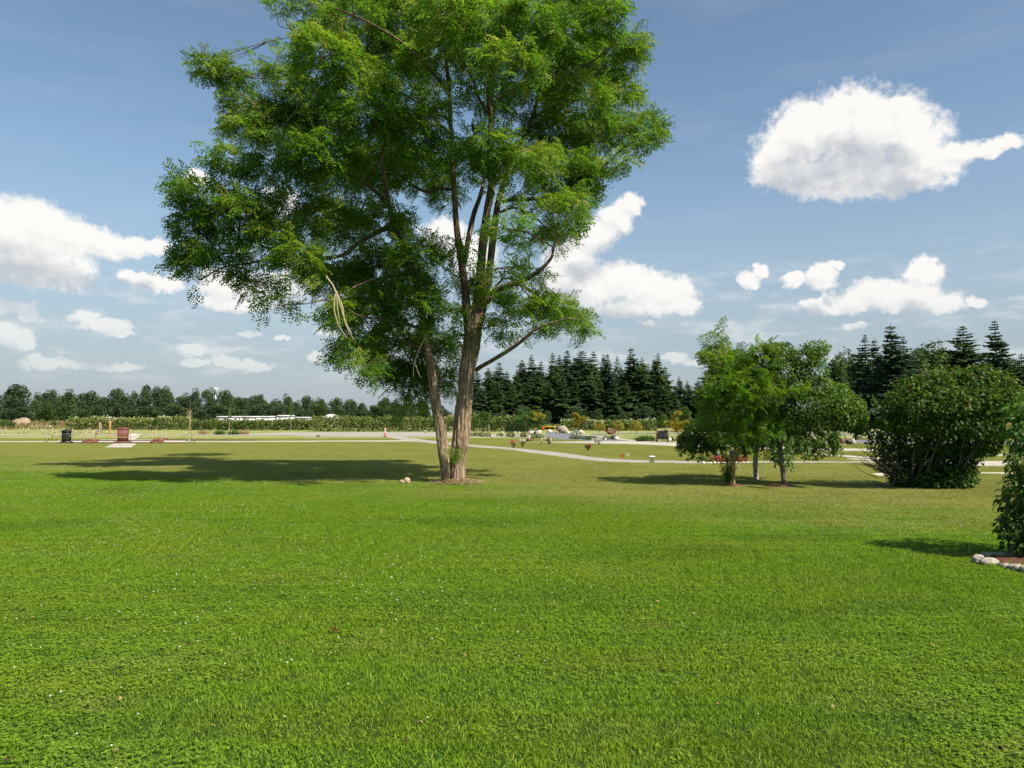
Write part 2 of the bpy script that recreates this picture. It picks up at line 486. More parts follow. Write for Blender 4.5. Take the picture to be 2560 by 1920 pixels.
sheet("access_road", [(1471, 1085.5), (1560, 1083), (1641, 1082.2), (2100, 1084), (2600, 1086), (2600, 1088.5), (2100, 1086.6), (1641, 1084.4), (1560, 1085.2), (1490, 1088.2)], M_asphalt, 0.016)
sheet("wide_path", [(1307, 1106.2), (1400, 1105.2), (1509, 1103.6), (1610, 1104), (1701, 1105.6), (2060, 1121), (2220, 1124), (2500, 1137), (2700, 1140), (2700, 1144), (2500, 1140.5), (2220, 1129.5), (2060, 1127.5), (1701, 1117), (1600, 1112), (1509, 1109.8), (1408, 1107.8)], M_concrete, 0.028)
sheet("forked_path", [(1985, 1132.6), (2060, 1135.6), (2190, 1144.5), (2330, 1152), (2520, 1154), (2700, 1155), (2700, 1167), (2430, 1166), (2300, 1160), (2180, 1152), (2117, 1149), (2117, 1147.2), (2175, 1148.5), (2060, 1138.6)], M_concrete, 0.022)
sheet("narrow_path", [(2300, 1181), (2420, 1182.2), (2560, 1182.5), (2700, 1183), (2700, 1187), (2560, 1186), (2420, 1184.6), (2300, 1184)], M_concrete, 0.014)
sheet("parking_road", [(2040, 1097.5), (2130, 1100), (2400, 1103), (2700, 1105), (2700, 1112), (2400, 1111), (2130, 1109), (2040, 1108)], M_asphalt, 0.012)
sheet("stone_slab", [(2176, 1184.5), (2230, 1183.2), (2240, 1189.5), (2196, 1190.5)], M_pad, 0.018)
sheet("crushed_stone_pad", [(134, 1103.6), (205, 1099.8), (290, 1099), (331, 1084), (354, 1084), (348, 1092), (338, 1099), (455, 1099.4), (472, 1106), (420, 1108.3), (150, 1108.2)], M_pad, 0.020)
sheet("concrete_slab", [(281, 1109.6), (341, 1109.6), (328, 1119.5), (263, 1119.5)], M_concrete, 0.024)
M_bright = None

# ------------------------------------------------------------------ turf: blades and clover leaves
def turf_mat():
    m, nb, out = newmat("turf_leaf")
    geo = nb.n("ShaderNodeNewGeometry"); pos = geo.outputs["Position"]
    dry, big, sp = lawn_tone(nb, pos)
    a = nb.n("ShaderNodeAttribute", attribute_name="tint").outputs["Fac"]
    mid = nb.noise(pos, 0.55, 4, 0.6).outputs["Fac"]
    mp = nb.n("ShaderNodeMapping"); mp.inputs["Scale"].default_value = (0.25, 0.7, 0); mp.inputs["Location"].default_value = (9, 4, 0)
    nb.l(pos, mp.inputs[0])
    patch = nb.step(nb.noise(mp.outputs[0], 1.0, 4, 0.6).outputs["Fac"], 0.42, 0.66)
    lush = nb.ramp(a, [(0.0, (0.064, 0.145, 0.009)), (0.45, (0.150, 0.290, 0.016)), (0.8, (0.240, 0.395, 0.026)), (1.0, (0.350, 0.375, 0.065))])
    yel = nb.ramp(a, [(0.0, (0.100, 0.150, 0.014)), (0.45, (0.205, 0.300, 0.017)), (0.8, (0.290, 0.375, 0.028)), (1.0, (0.40, 0.36, 0.10))])
    green = nb.mix(nb.math("MULTIPLY_ADD", patch, 0.75, 0.2), lush, yel)
    straw = nb.ramp(a, [(0.0, (0.160, 0.185, 0.042)), (0.45, (0.320, 0.312, 0.090)), (0.8, (0.44, 0.40, 0.16)), (1.0, (0.52, 0.46, 0.24))])
    mp3 = nb.n("ShaderNodeMapping"); mp3.inputs["Scale"].default_value = (0.55, 1.1, 0); mp3.inputs["Location"].default_value = (31, 7, 0)
    nb.l(pos, mp3.inputs[0])
    worn = nb.step(nb.noise(mp3.outputs[0], 1.0, 5, 0.65).outputs["Fac"], 0.56, 0.72)
    green = nb.mix(nb.math("MULTIPLY", worn, 0.55), green, nb.ramp(a, [(0.0, (0.12, 0.11, 0.03)), (0.5, (0.25, 0.24, 0.05)), (1.0, (0.42, 0.34, 0.13))]))
    dk = nb.step(nb.noise(mp3.outputs[0], 0.45, 4, 0.6).outputs["Fac"], 0.50, 0.68)
    green = nb.mix(nb.math("MULTIPLY", dk, 0.45), green, nb.ramp(a, [(0.0, (0.035, 0.085, 0.012)), (0.5, (0.075, 0.175, 0.018)), (1.0, (0.16, 0.28, 0.03))]))
    d2 = nb.math("ADD", dry, nb.math("MULTIPLY", nb.math("SUBTRACT", mid, 0.5), 1.1), clamp=True)
    col = nb.mix(nb.math("MULTIPLY", d2, 0.9), green, straw)
    p = nb.n("ShaderNodeBsdfPrincipled"); p.inputs["Roughness"].default_value = 0.55; p.inputs["Specular IOR Level"].default_value = 0.12
    nb.l(col, p.inputs["Base Color"])
    tr = nb.n("ShaderNodeBsdfTranslucent"); nb.l(nb.vmath("MULTIPLY", col, (1.2, 1.3, 0.5)).outputs[0], tr.inputs["Color"])
    ms = nb.n("ShaderNodeMixShader"); ms.inputs[0].default_value = 0.35
    nb.l(p.outputs[0], ms.inputs[1]); nb.l(tr.outputs[0], ms.inputs[2]); nb.l(ms.outputs[0], out.inputs[0])
    return m
M_turf = turf_mat()
T = 0.5
tile_col = bpy.data.collections.new("turf_tiles")
def turf_tile(idx, clover, blades, hgt):
    mb = MB()
    n = blades
    p = np.stack([R.uniform(-.29, .29, n), R.uniform(-.29, .29, n), np.zeros(n)], -1)
    lean = R.uniform(0.25, 1.3, n); az = R.uniform(0, 6.283, n)
    D = np.stack([np.sin(lean) * np.cos(az), np.sin(lean) * np.sin(az), np.cos(lean)], -1)
    L = R.uniform(0.6, 1.2, n) * hgt
    leaf_quads(mb, p, D, rdirs(n) * 0.4 + [0, 0, .5], L, R.uniform(.0045, .0085, n), R.beta(2, 2.6, n), fold=0.1, shape=0.35)
    if clover:
        n = clover
        # patchy within the tile
        p = np.stack([R.uniform(-.29, .29, n), R.uniform(-.29, .29, n), R.uniform(.5, 1.05, n) * hgt * 0.8], -1)
        a0 = R.uniform(0, 6.283, n); t = R.uniform(0.15, 0.75, n); tl = R.normal(size=(n, 3)) * 0.28 + [0, 0, 1]
        for k in range(3):
            az = a0 + k * 2.094
            D = np.stack([np.cos(az), np.sin(az), R.uniform(-.25, .35, n)], -1)
            s_ = R.uniform(.010, .0165, n)
            leaf_quads(mb, p, D, tl, s_, s_ * 1.05, t, fold=-0.05, shape=0.6)
    o = bpy.data.objects.new("tile_%02d" % idx, mb.mesh("turf_tile", M_turf))
    tile_col.objects.link(o)
for k, (cl, bl, hg) in enumerate([(800, 800, .036), (560, 1100, .040), (60, 1800, .045), (0, 2000, .048), (240, 1400, .040), (140, 1600, .038)]):
    turf_tile(k, cl, bl, hg)

def inside(poly, x, y):
    c_ = np.zeros(len(x), bool); px, py = poly[:, 0], poly[:, 1]; k = len(px) - 1
    for a in range(len(px)):
        cond = ((py[a] > y) != (py[k] > y)) & (x < (px[k] - px[a]) * (y - py[a]) / (py[k] - py[a] + 1e-12) + px[a])
        c_ ^= cond; k = a
    return c_

def vnoise(x, y, s, seed):
    rg = np.random.default_rng(seed); tb = rg.random((64, 64))
    x, y = x * s + 200, y * s + 200
    xi, yi = np.floor(x).astype(int), np.floor(y).astype(int); fx, fy = x - xi, y - yi
    fx, fy = fx * fx * (3 - 2 * fx), fy * fy * (3 - 2 * fy)
    g = lambda a, b_: tb[a % 64, b_ % 64]
    return (g(xi, yi) * (1 - fx) + g(xi + 1, yi) * fx) * (1 - fy) + (g(xi, yi + 1) * (1 - fx) + g(xi + 1, yi + 1) * fx) * fy

def turf_free(x, y, m=0.20):
    ok = np.ones(len(x), bool)
    for poly in PATHS:
        for dx, dy in ((0, 0), (m, 0), (-m, 0), (0, m), (0, -m)):
            ok &= ~inside(poly, x + dx, y + dy)
    return ok

def gn_scatter(name, pts, idx, rot, scl, coll, label=None):
    me = bpy.data.meshes.new(name)
    me.vertices.add(len(pts)); me.vertices.foreach_set("co", pts.astype(np.float32).ravel())
    for nm, typ, val, key in (("pick", "INT", idx.astype(np.int32), "value"), ("scl", "FLOAT", scl.astype(np.float32), "value"), ("rot", "FLOAT_VECTOR", rot.astype(np.float32).ravel(), "vector")):
        at = me.attributes.new(nm, typ, "POINT"); at.data.foreach_set(key, val)
    me.update()
    o = bpy.data.objects.new(name, me); scene.collection.objects.link(o)
    g = bpy.data.node_groups.new(name, "GeometryNodeTree")
    g.interface.new_socket("Geometry", in_out="INPUT", socket_type="NodeSocketGeometry")
    g.interface.new_socket("Geometry", in_out="OUTPUT", socket_type="NodeSocketGeometry")
    nn, ll = g.nodes, g.links
    gi, go = nn.new("NodeGroupInput"), nn.new("NodeGroupOutput")
    ci = nn.new("GeometryNodeCollectionInfo"); ci.inputs[0].default_value = coll
    ci.inputs["Separate Children"].default_value = True; ci.inputs["Reset Children"].default_value = True
    ip = nn.new("GeometryNodeInstanceOnPoints"); ip.inputs["Pick Instance"].default_value = True
    def attr(nm, typ):
        a = nn.new("GeometryNodeInputNamedAttribute"); a.data_type = typ; a.inputs[0].default_value = nm
        return a.outputs[0]
    ll.new(gi.outputs[0], ip.inputs["Points"]); ll.new(ci.outputs[0], ip.inputs["Instance"])
    ll.new(attr("pick", "INT"), ip.inputs["Instance Index"])
    ll.new(attr("rot", "FLOAT_VECTOR"), ip.inputs["Rotation"]); ll.new(attr("scl", "FLOAT"), ip.inputs["Scale"])
    ll.new(ip.outputs[0], go.inputs[0])
    md = o.modifiers.new("scatter", "NODES"); md.node_group = g
    return tag(o, kind="stuff")

ys = np.arange(3.2, 66.0, T)
pts = []
for y in ys:
    hw = 0.76 * y + 1.5
    xs = np.arange(-hw, hw, T)
    pts.append(np.stack([xs, np.full(len(xs), y), np.zeros(len(xs))], -1))
pts = np.concatenate(pts)
BEDS = [(G(2640, 1403)[:2], 1.25, 0.5)]
ok = turf_free(pts[:, 0], pts[:, 1])
for c0, rx, ry in BEDS:
    ok &= ((pts[:, 0] - c0[0]) / rx) ** 2 + ((pts[:, 1] - c0[1]) / ry) ** 2 > 1
pts = pts[ok]
cl = vnoise(pts[:, 0], pts[:, 1], 0.55, 3) * 0.6 + vnoise(pts[:, 0], pts[:, 1], 1.3, 4) * 0.4 + R.uniform(-.1, .1, len(pts))
idx = np.select([cl > .60, cl > .52, cl > .46, cl > .40, cl > .33], [0, 1, 4, 5, 2], 3)
n = len(pts)
gn_scatter("lawn", pts, idx, np.stack([np.zeros(n), np.zeros(n), R.integers(0, 4, n) * math.pi / 2], -1), R.uniform(.95, 1.1, n), tile_col)

# ---- white clover heads sprinkled through the turf
def flower_mat(name, col, var=0.15):
    return leaf_mat(name, [(0, tuple(k * (1 - var) for k in col)), (1, tuple(min(1, k * (1 + var)) for k in col))], trans=0.2, tcol=(1, 1, 1))
M_white = flower_mat("white_blossom", (0.70, 0.68, 0.60))
mb = MB()
n = 20000
dd = np.sqrt(R.random(n)) * 30 + 4.0
xx = R.uniform(-1, 1, n) * (dd * 0.72)
den = vnoise(xx, dd, 0.35, 8) * 0.65 + vnoise(xx, dd, 1.1, 9) * 0.35
far_boost = np.clip((dd - 11) / 10, 0, 1) * (0.12 + 0.10 * (xx > -2))
keep = R.random(n) < np.clip((den + far_boost - 0.50) * 2.2, 0.004, 0.45)
keep &= turf_free(xx, dd, 0.05)
xx, dd = xx[keep], dd[keep]; n = len(xx)
hd = R.uniform(.005, .0085, n)
ce = np.stack([xx, dd, R.uniform(.035, .06, n)], -1)
ring = np.array([(math.cos(a), math.sin(a), 0.0) for a in np.arange(6) * math.pi / 3])
tmpl = np.concatenate([ring * [.75, .75, 1] - [0, 0, .55], ring, [[0, 0, .85]], ])
v = ce[:, None] + tmpl[None] * hd[:, None, None]
qs, ts = [], []
for k in range(6): qs.append((k, (k + 1) % 6, 6 + (k + 1) % 6, 6 + k)); ts.append((6 + k, 6 + (k + 1) % 6, 12))
off = (np.arange(n) * 13)[:, None, None]
mb.add(v.reshape(-1, 3), (np.array(qs)[None] + off).reshape(-1, 4), (np.array(ts)[None] + off).reshape(-1, 3), np.repeat(R.random(n), 13))
tag(mb.build("clover_flowers", M_white), kind="stuff")
# ------------------------------------------------------------------ the big locust
def bark_mat(name, dark, light, scale=9.0, stretch=(1, 1, 0.16), bump=0.9, dist=0.04, rough=0.9):
    m, nb, out = newmat(name)
    tcn = nb.n("ShaderNodeTexCoord")
    mp = nb.n("ShaderNodeMapping"); mp.inputs["Scale"].default_value = stretch
    nb.l(tcn.outputs["Object"], mp.inputs[0])
    wv = nb.noise(mp.outputs[0], scale, 5, 0.6).outputs["Fac"]
    w2 = nb.noise(mp.outputs[0], scale * 2.7, 3, 0.6).outputs["Fac"]
    at = nb.n("ShaderNodeAttribute", attribute_name="tint").outputs["Fac"]
    f = nb.step(nb.math("ADD", nb.math("MULTIPLY", wv, 0.6), nb.math("MULTIPLY", w2, 0.4)), 0.40, 0.62)
    f2 = nb.math("ADD", nb.math("MULTIPLY", f, 0.65), nb.math("MULTIPLY", at, 0.35))
    p = nb.n("ShaderNodeBsdfPrincipled"); p.inputs["Roughness"].default_value = rough; p.inputs["Specular IOR Level"].default_value = 0.15
    nb.l(nb.mix(f2, dark, light), p.inputs["Base Color"])
    bp = nb.n("ShaderNodeBump"); bp.inputs["Strength"].default_value = bump; bp.inputs["Distance"].default_value = dist
    nb.l(f, bp.inputs["Height"]); nb.l(bp.outputs[0], p.inputs["Normal"])
    nb.l(p.outputs[0], out.inputs[0])
    return m
M_bark = bark_mat("furrowed_bark", (0.120, 0.082, 0.050), (0.55, 0.41, 0.275))
M_limb_shade = bark_mat("shaded_limb_bark", (0.075, 0.052, 0.033), (0.33, 0.245, 0.165), scale=10)  # darker than the trunk bark: shade inside the crown put into the colour
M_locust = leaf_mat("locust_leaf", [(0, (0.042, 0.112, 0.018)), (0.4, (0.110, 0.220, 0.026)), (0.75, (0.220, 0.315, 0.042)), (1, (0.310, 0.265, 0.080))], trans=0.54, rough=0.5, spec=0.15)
LB = G(1136, 1208)          # foot of the tree
LY = LB[1]
S_D = 2560 / 2212.0         # my crown notes are in pixels of a 2212 px wide view
PX = LY / F                 # metres per photo pixel at the tree
tree = thing("locust_tree", "tall twin-stemmed locust tree with furrowed brown trunk and wide feathery crown on the lawn", "tree", LB)
def lp(x, y, dz=0.0): return P(x, y, LY + dz) - LB

def spline(pts, n):
    pts = np.asarray(pts, float); k = len(pts)
    pp = np.concatenate([[2 * pts[0] - pts[1]], pts, [2 * pts[-1] - pts[-2]]])
    t = np.linspace(0, k - 1 - 1e-6, n); i = t.astype(int); f = (t - i)[:, None]
    p0, p1, p2, p3 = pp[i], pp[i + 1], pp[i + 2], pp[i + 3]
    return 0.5 * (2 * p1 + (p2 - p0) * f + (2 * p0 - 5 * p1 + 4 * p2 - p3) * f ** 2 + (3 * p1 - p0 - 3 * p2 + p3) * f ** 3)

def stem(mb, nodes, n=120, sides=72, amp=0.16, seed=1, twist=0.5):
    """nodes: (x, y, width in photo px, dz)"""
    c0 = spline([lp(x, y, dz) for x, y, w, dz in nodes], n)
    rad = spline([[w * PX / 2] for x, y, w, dz in nodes], n)[:, 0]
    rg = np.random.default_rng(seed)
    s_ = np.concatenate([[0], np.cumsum(np.linalg.norm(np.diff(c0, axis=0), axis=1))])[:, None]
    th = (np.arange(sides) * 2 * math.pi / sides)[None]
    h = np.zeros((n, sides))
    for k, a in ((5, .5), (9, .8), (14, 1.0), (21, .8)):
        ph, w = rg.uniform(0, 6.28), rg.uniform(-.5, .5)
        wob = 0.7 * np.sin(s_ * rg.uniform(.6, 1.6) + ph) + 0.4 * np.sin(s_ * rg.uniform(2, 5) + ph * 2)
        h += a * (1 - 2 * np.abs(np.sin((k * (th + twist * s_ * 0.25) + ph + w * s_ + wob) / 2)))
    h = h / 2.2
    tube(mb, c0, rad, sides, tint=np.clip(0.5 + h * 0.5, 0, 1).ravel(), disp=1 + amp * h + 0.02 * rg.normal(size=h.shape))
    return c0, rad
mb = MB()
cR, rR = stem(mb, [(1143, 1215, 46, 0), (1143, 1200, 37, 0), (1144, 1170, 36, 0), (1147, 1130, 39, 0), (1152, 1099, 42, 0), (1158, 1040, 40, 0), (1163, 980, 39, 0), (1168, 919, 39, 0), (1177, 870, 42, 0), (1183, 830, 41, 0), (1190, 785, 32, 0.02), (1197, 735, 20, 0.05)], 170, 80, 0.15, 1)
cL, rL = stem(mb, [(1113, 1214, 32, -.05), (1114, 1200, 25, -.05), (1113, 1160, 26, -.08), (1108, 1120, 28, -.12), (1099, 1060, 27, -.15), (1088, 1000, 24, -.2), (1079, 930, 19, -.25), (1070, 870, 17, -.3), (1058, 800, 16, -.35), (1046, 740, 14, -.38)], 130, 48, 0.13, 5)
# sealed pruning scar on the trunk
trunk = mb.build("trunk", M_bark, tree, smooth=True)
sb = MB()
sc = lp(1152, 1097, -0.42)
for rr_, dp in ((0.11, 0.02), (0.065, 0.03)):
    a = np.linspace(0, 2 * math.pi, 19)
    ring_ = np.stack([np.cos(a) * rr_, np.full(19, dp), np.sin(a) * rr_ * 1.2], -1) + sc
    tube(sb, ring_, 0.022 if dp == 0 else 0.010, 8, tint=0.9)
sb.build("pruning_scar", M_bark, trunk, smooth=True)

limbs = []      # (points, radii)
lm = MB()
def limb(nodes, n=40, sides=14, amp=0.08, seed=3):
    c0, r0 = stem(lm, nodes, n, sides, amp, seed)
    limbs.append((c0, r0))
limbs.append((cL[90:], rL[90:]))
limb([(1047, 745, 14, -.38), (1040, 700, 14, -.4), (1012, 620, 15, -.4), (985, 565, 15, -.5), (970, 500, 11, -.6), (955, 400, 8, -.7), (940, 300, 4, -.8)], 60)
limb([(1174, 880, 18, .0), (1170, 810, 24, -.08), (1163, 725, 20, -.1), (1153, 650, 19, -.15), (1141, 564, 16, -.2), (1135, 470, 14, -.3), (1127, 329, 12, -.4), (1123, 226, 11, -.5), (1115, 150, 9, -.6), (1100, 20, 7, -.7), (1090, -120, 4, -.8)], 60)
limb([(1158, 670, 15, 0), (1165, 630, 14, .1), (1183, 541, 13, .3), (1203, 480, 11, .5), (1222, 380, 9, .9), (1240, 250, 7, 1.3)])
limb([(1180, 880, 22, -.05), (1187, 800, 29, -.05), (1196, 740, 25, 0), (1207, 611, 22, 0), (1217, 530, 20, 0), (1229, 460, 18, -.1), (1228, 380, 16, -.1), (1227, 300, 15, -.1), (1230, 200, 14, 0), (1240, 108, 12, 0), (1268, 45, 9, .1), (1300, -60, 6, .2), (1310, -180, 4, .3)], 70)
limb([(1240, 110, 8, 0), (1228, 20, 7, -.3), (1215, -100, 5, -.5)])
limb([(1186, 870, 18, .1), (1200, 790, 26, .16), (1212, 740, 22, .25), (1222, 690, 20, .4), (1236, 564, 18, .5), (1248, 494, 16, .6), (1262, 450, 14, .7), (1295, 370, 11, .8), (1325, 306, 10, .9), (1346, 240, 9, 1.0), (1350, 190, 8, 1.0), (1336, 140, 6, 1.1), (1345, 20, 4, 1.2)], 60)
limb([(1233, 265, 11, -.1), (1262, 235, 11, -.3), (1320, 203, 11, -.6), (1395, 195, 9, -.9), (1470, 160, 6, -1.1), (1540, 110, 4, -1.2)])
limb([(1224, 290, 8, -.1), (1195, 240, 7, -.5), (1178, 190, 6, -.9), (1150, 165, 4, -1.2)])
limb([(1256, 505, 10, .6), (1290, 498, 10, .6), (1385, 494, 8, .3), (1440, 470, 5, .1)])
limb([(1252, 530, 7, .6), (1290, 520, 6, 1.2), (1340, 545, 5, 1.8), (1390, 600, 3, 2.2)])
limb([(1204, 770, 12, .2), (1225, 738, 13, .1), (1265, 715, 13, -.2), (1330, 690, 11, -.7), (1376, 648, 8, -1.0), (1386, 615, 6, -1.1), (1420, 560, 4, -1.2)])
limb([(1190, 925, 12, .1), (1207, 914, 11, -.1), (1237, 897, 10, -.5), (1293, 861, 9, -1.1), (1345, 820, 6, -1.5), (1420, 795, 4, -1.7)])
limb([(982, 560, 14, -.5), (945, 580, 12, -.7), (900, 605, 11, -.9), (850, 640, 9, -1.1), (770, 645, 8, -1.3), (690, 630, 7, -1.5), (620, 600, 5, -1.6), (540, 600, 4, -1.6)])
limb([(700, 632, 6, -1.5), (640, 655, 5, -1.8), (560, 668, 4, -2.0), (500, 700, 3, -2.1)])
limb([(975, 520, 10, -.5), (930, 470, 8, -1.2), (860, 430, 7, -1.8), (780, 380, 5, -2.3), (690, 310, 4, -2.6), (600, 230, 3, -2.8)])
limb([(1135, 475, 9, -.3), (1100, 472, 8, .3), (1060, 478, 7, .9), (1000, 440, 5, 1.5), (930, 380, 4, 2.0), (860, 300, 3, 2.4)])
limb([(1123, 230, 9, -.5), (1070, 170, 7, -1.0), (1010, 110, 6, -1.4), (930, 60, 5, -1.7), (840, 20, 4, -1.9)])
limb([(1126, 300, 8, -.4), (1050, 260, 6, .2), (980, 220, 5, .8), (880, 190, 4, 1.2), (800, 160, 3, 1.4)])
limb([(1062, 830, 9, -.3), (1020, 810, 7, -.9), (960, 800, 5, -1.4), (900, 790, 4, -1.8)])
limb([(1066, 850, 8, -.3), (1020, 850, 6, .4), (960, 880, 4, 1.0)])
limb([(1075, 900, 6, -.2), (1050, 890, 5, .6), (1040, 930, 4, 1.2)])
limb([(1030, 680, 8, -.4), (990, 690, 7, -1.0), (930, 700, 5, -1.6), (880, 720, 4, -2.0)])

# crown clumps: (cx, cy, rx, ry, density) in the 2212 px view
CL = [
 (400,400,38,22,.7),(440,430,65,38,1),(500,480,80,50,1),(415,500,42,45,.9),(410,570,38,55,.95),(540,455,70,42,.9),(590,520,60,50,.9),(480,560,60,36,.8),(560,610,48,42,.55),(640,560,55,55,.8),(600,660,35,30,.2),
 (505,345,62,26,.8),(590,375,85,38,1),(690,340,95,55,1),(760,405,100,55,1),(640,440,60,32,.7),(700,470,60,40,.7),
 (455,150,36,30,.9),(500,165,34,40,.8),(535,235,60,38,1),(610,280,80,45,1),(535,285,55,32,.9),(690,270,80,50,.9),
 (610,165,45,42,.8),(670,220,70,50,.8),(700,120,75,60,1),(770,60,80,60,1),(690,25,40,45,.8),(612,8,36,12,.8),
 (850,150,85,75,.9),(870,55,80,60,1),(960,40,85,60,1),(940,130,80,65,.9),(780,180,70,50,.7),
 (800,255,80,50,.9),(880,290,85,55,1),(900,370,85,55,1),(830,345,85,50,1),(940,230,55,50,.6),
 (740,500,75,50,.8),(820,490,75,50,.9),(690,590,50,45,.8),(740,610,70,45,.9),(830,590,90,55,1),(900,560,55,50,.9),(790,680,75,55,1),(880,650,80,55,1),(735,690,42,50,.7),(770,765,60,42,.8),(860,740,75,50,1),(890,820,50,48,1),(840,800,55,34,.8),(790,800,35,22,.5),(950,830,35,40,.9),(940,760,45,50,.8),(880,880,40,18,.35),
 (960,690,40,50,.6),
 (1050,60,85,65,.9),(1150,50,85,60,1),(1240,60,85,58,1),(1310,40,40,48,.9),(1100,140,80,55,.8),(1200,140,85,55,1),(1290,130,75,55,1),(1365,112,36,36,.9),(1050,220,55,45,.7),(1150,225,75,45,.8),(1250,220,80,55,.9),(1335,215,50,48,.9),(1200,295,80,45,.9),(1290,295,70,45,.9),(1395,275,38,32,.9),(1415,300,22,22,.6),(1355,345,22,12,.5),(1340,280,40,35,.7),
 (1050,325,75,42,1),(1125,360,85,45,1),(1210,370,75,50,1),(1270,385,36,42,.9),(1160,440,70,36,.6),(1230,450,48,42,.8),(1265,420,28,30,.7),(1150,520,70,38,.4),(1210,510,42,36,.6),(1100,480,50,40,.3),(1000,350,45,45,.8),(960,420,40,30,.6),
 (1090,600,55,34,.3),(1130,660,55,34,.7),(1190,665,55,38,1),(1235,690,42,26,.9),(1265,715,22,20,.6),(1085,700,36,30,.6),(1055,640,30,36,.4),(1150,600,45,30,.3),
 (980,540,36,40,.3),(1000,630,36,45,.4),
 (1150,720,50,14,.3),
]
# the part of the crown above the picture (it shades the lawn)
for x, y, rx, ry in [(760,-50,80,50),(860,-60,95,60),(970,-70,95,60),(1080,-60,95,60),(1190,-60,95,60),(1280,-50,70,50),(980,-140,90,45),(1090,-140,90,45)]:
    CL.append((x, y, rx, ry, .8))

# spray template: a twig with pinnate leaves
def spray_templates(k=8, nleaf=6, pairs=4):
    out = []
    for _ in range(k):
        vs, tt = [], []
        bx = MB()
        for i in range(nleaf):
            t = (i + .5) / nleaf
            b0 = np.array([0.42 * t, 0.02 * math.sin(4 * t), -0.10 * t * t])
            side = 1 if i % 2 else -1
            ang = side * rnd(.6, 1.3) * (1.15 - .6 * t)
            dr = np.array([math.cos(ang), math.sin(ang), rnd(-.35, .15)])
            RL = rnd(.17, .26)
            nrm = unit(np.array([rnd(-.4, .4), rnd(-.4, .4), 1.0]))
            sd = unit(np.cross(dr, nrm))
            for q in range(pairs):
                u = (q + .6) / pairs
                pp = b0 + dr * RL * u + np.array([0, 0, -.11 * RL * u * u * 4])
                for s2 in (1, -1):
                    D = unit(sd * s2 + dr * .45 + R.normal(size=3) * .16 + [0, 0, -.12])
                    leaf_quads(bx, pp[None], D[None], nrm[None] + R.normal(size=(1, 3)) * .22, rnd(.070, .100), rnd(.036, .050), 0.5, shape=.5)
            D = unit(dr + [0, 0, -.4]); pp = b0 + dr * RL + np.array([0, 0, -.44 * RL])
            leaf_quads(bx, pp[None], D[None], nrm[None], .05, .024, .5, shape=.5)
        out.append(np.concatenate(bx.v))
    return out
def put_sprays(mb, temps, pos, xdir, scale, tint, up=0.75):
    n = len(pos)
    X = unit(xdir); Zr = np.array([0, 0, 1.0]) + R.normal(size=(n, 3)) * up
    Y = unit(np.cross(Zr, X)); Z = np.cross(X, Y)
    which = R.integers(0, len(temps), n)
    for k, tm in enumerate(temps):
        m = which == k
        if not m.any(): continue
        B = np.stack([X[m], Y[m], Z[m]], 1)
        v = np.einsum("vi,nij->nvj", tm, B) * scale[m][:, None, None] + pos[m][:, None]
        nv = len(tm); nn = int(m.sum())
        tt = np.repeat(tint[m], nv) + np.repeat(R.normal(size=nn * nv // 4) * .16, 4)
        mb.add(v.reshape(-1, 3), np.arange(nn * nv).reshape(-1, 4), None, np.clip(tt, 0, 1))
temps = spray_templates()
crown = MB()
tw = MB()
allp = np.concatenate([p for p, r in limbs]); allr = np.concatenate([r for p, r in limbs])
rgc = np.random.default_rng(21)
nspray = 0
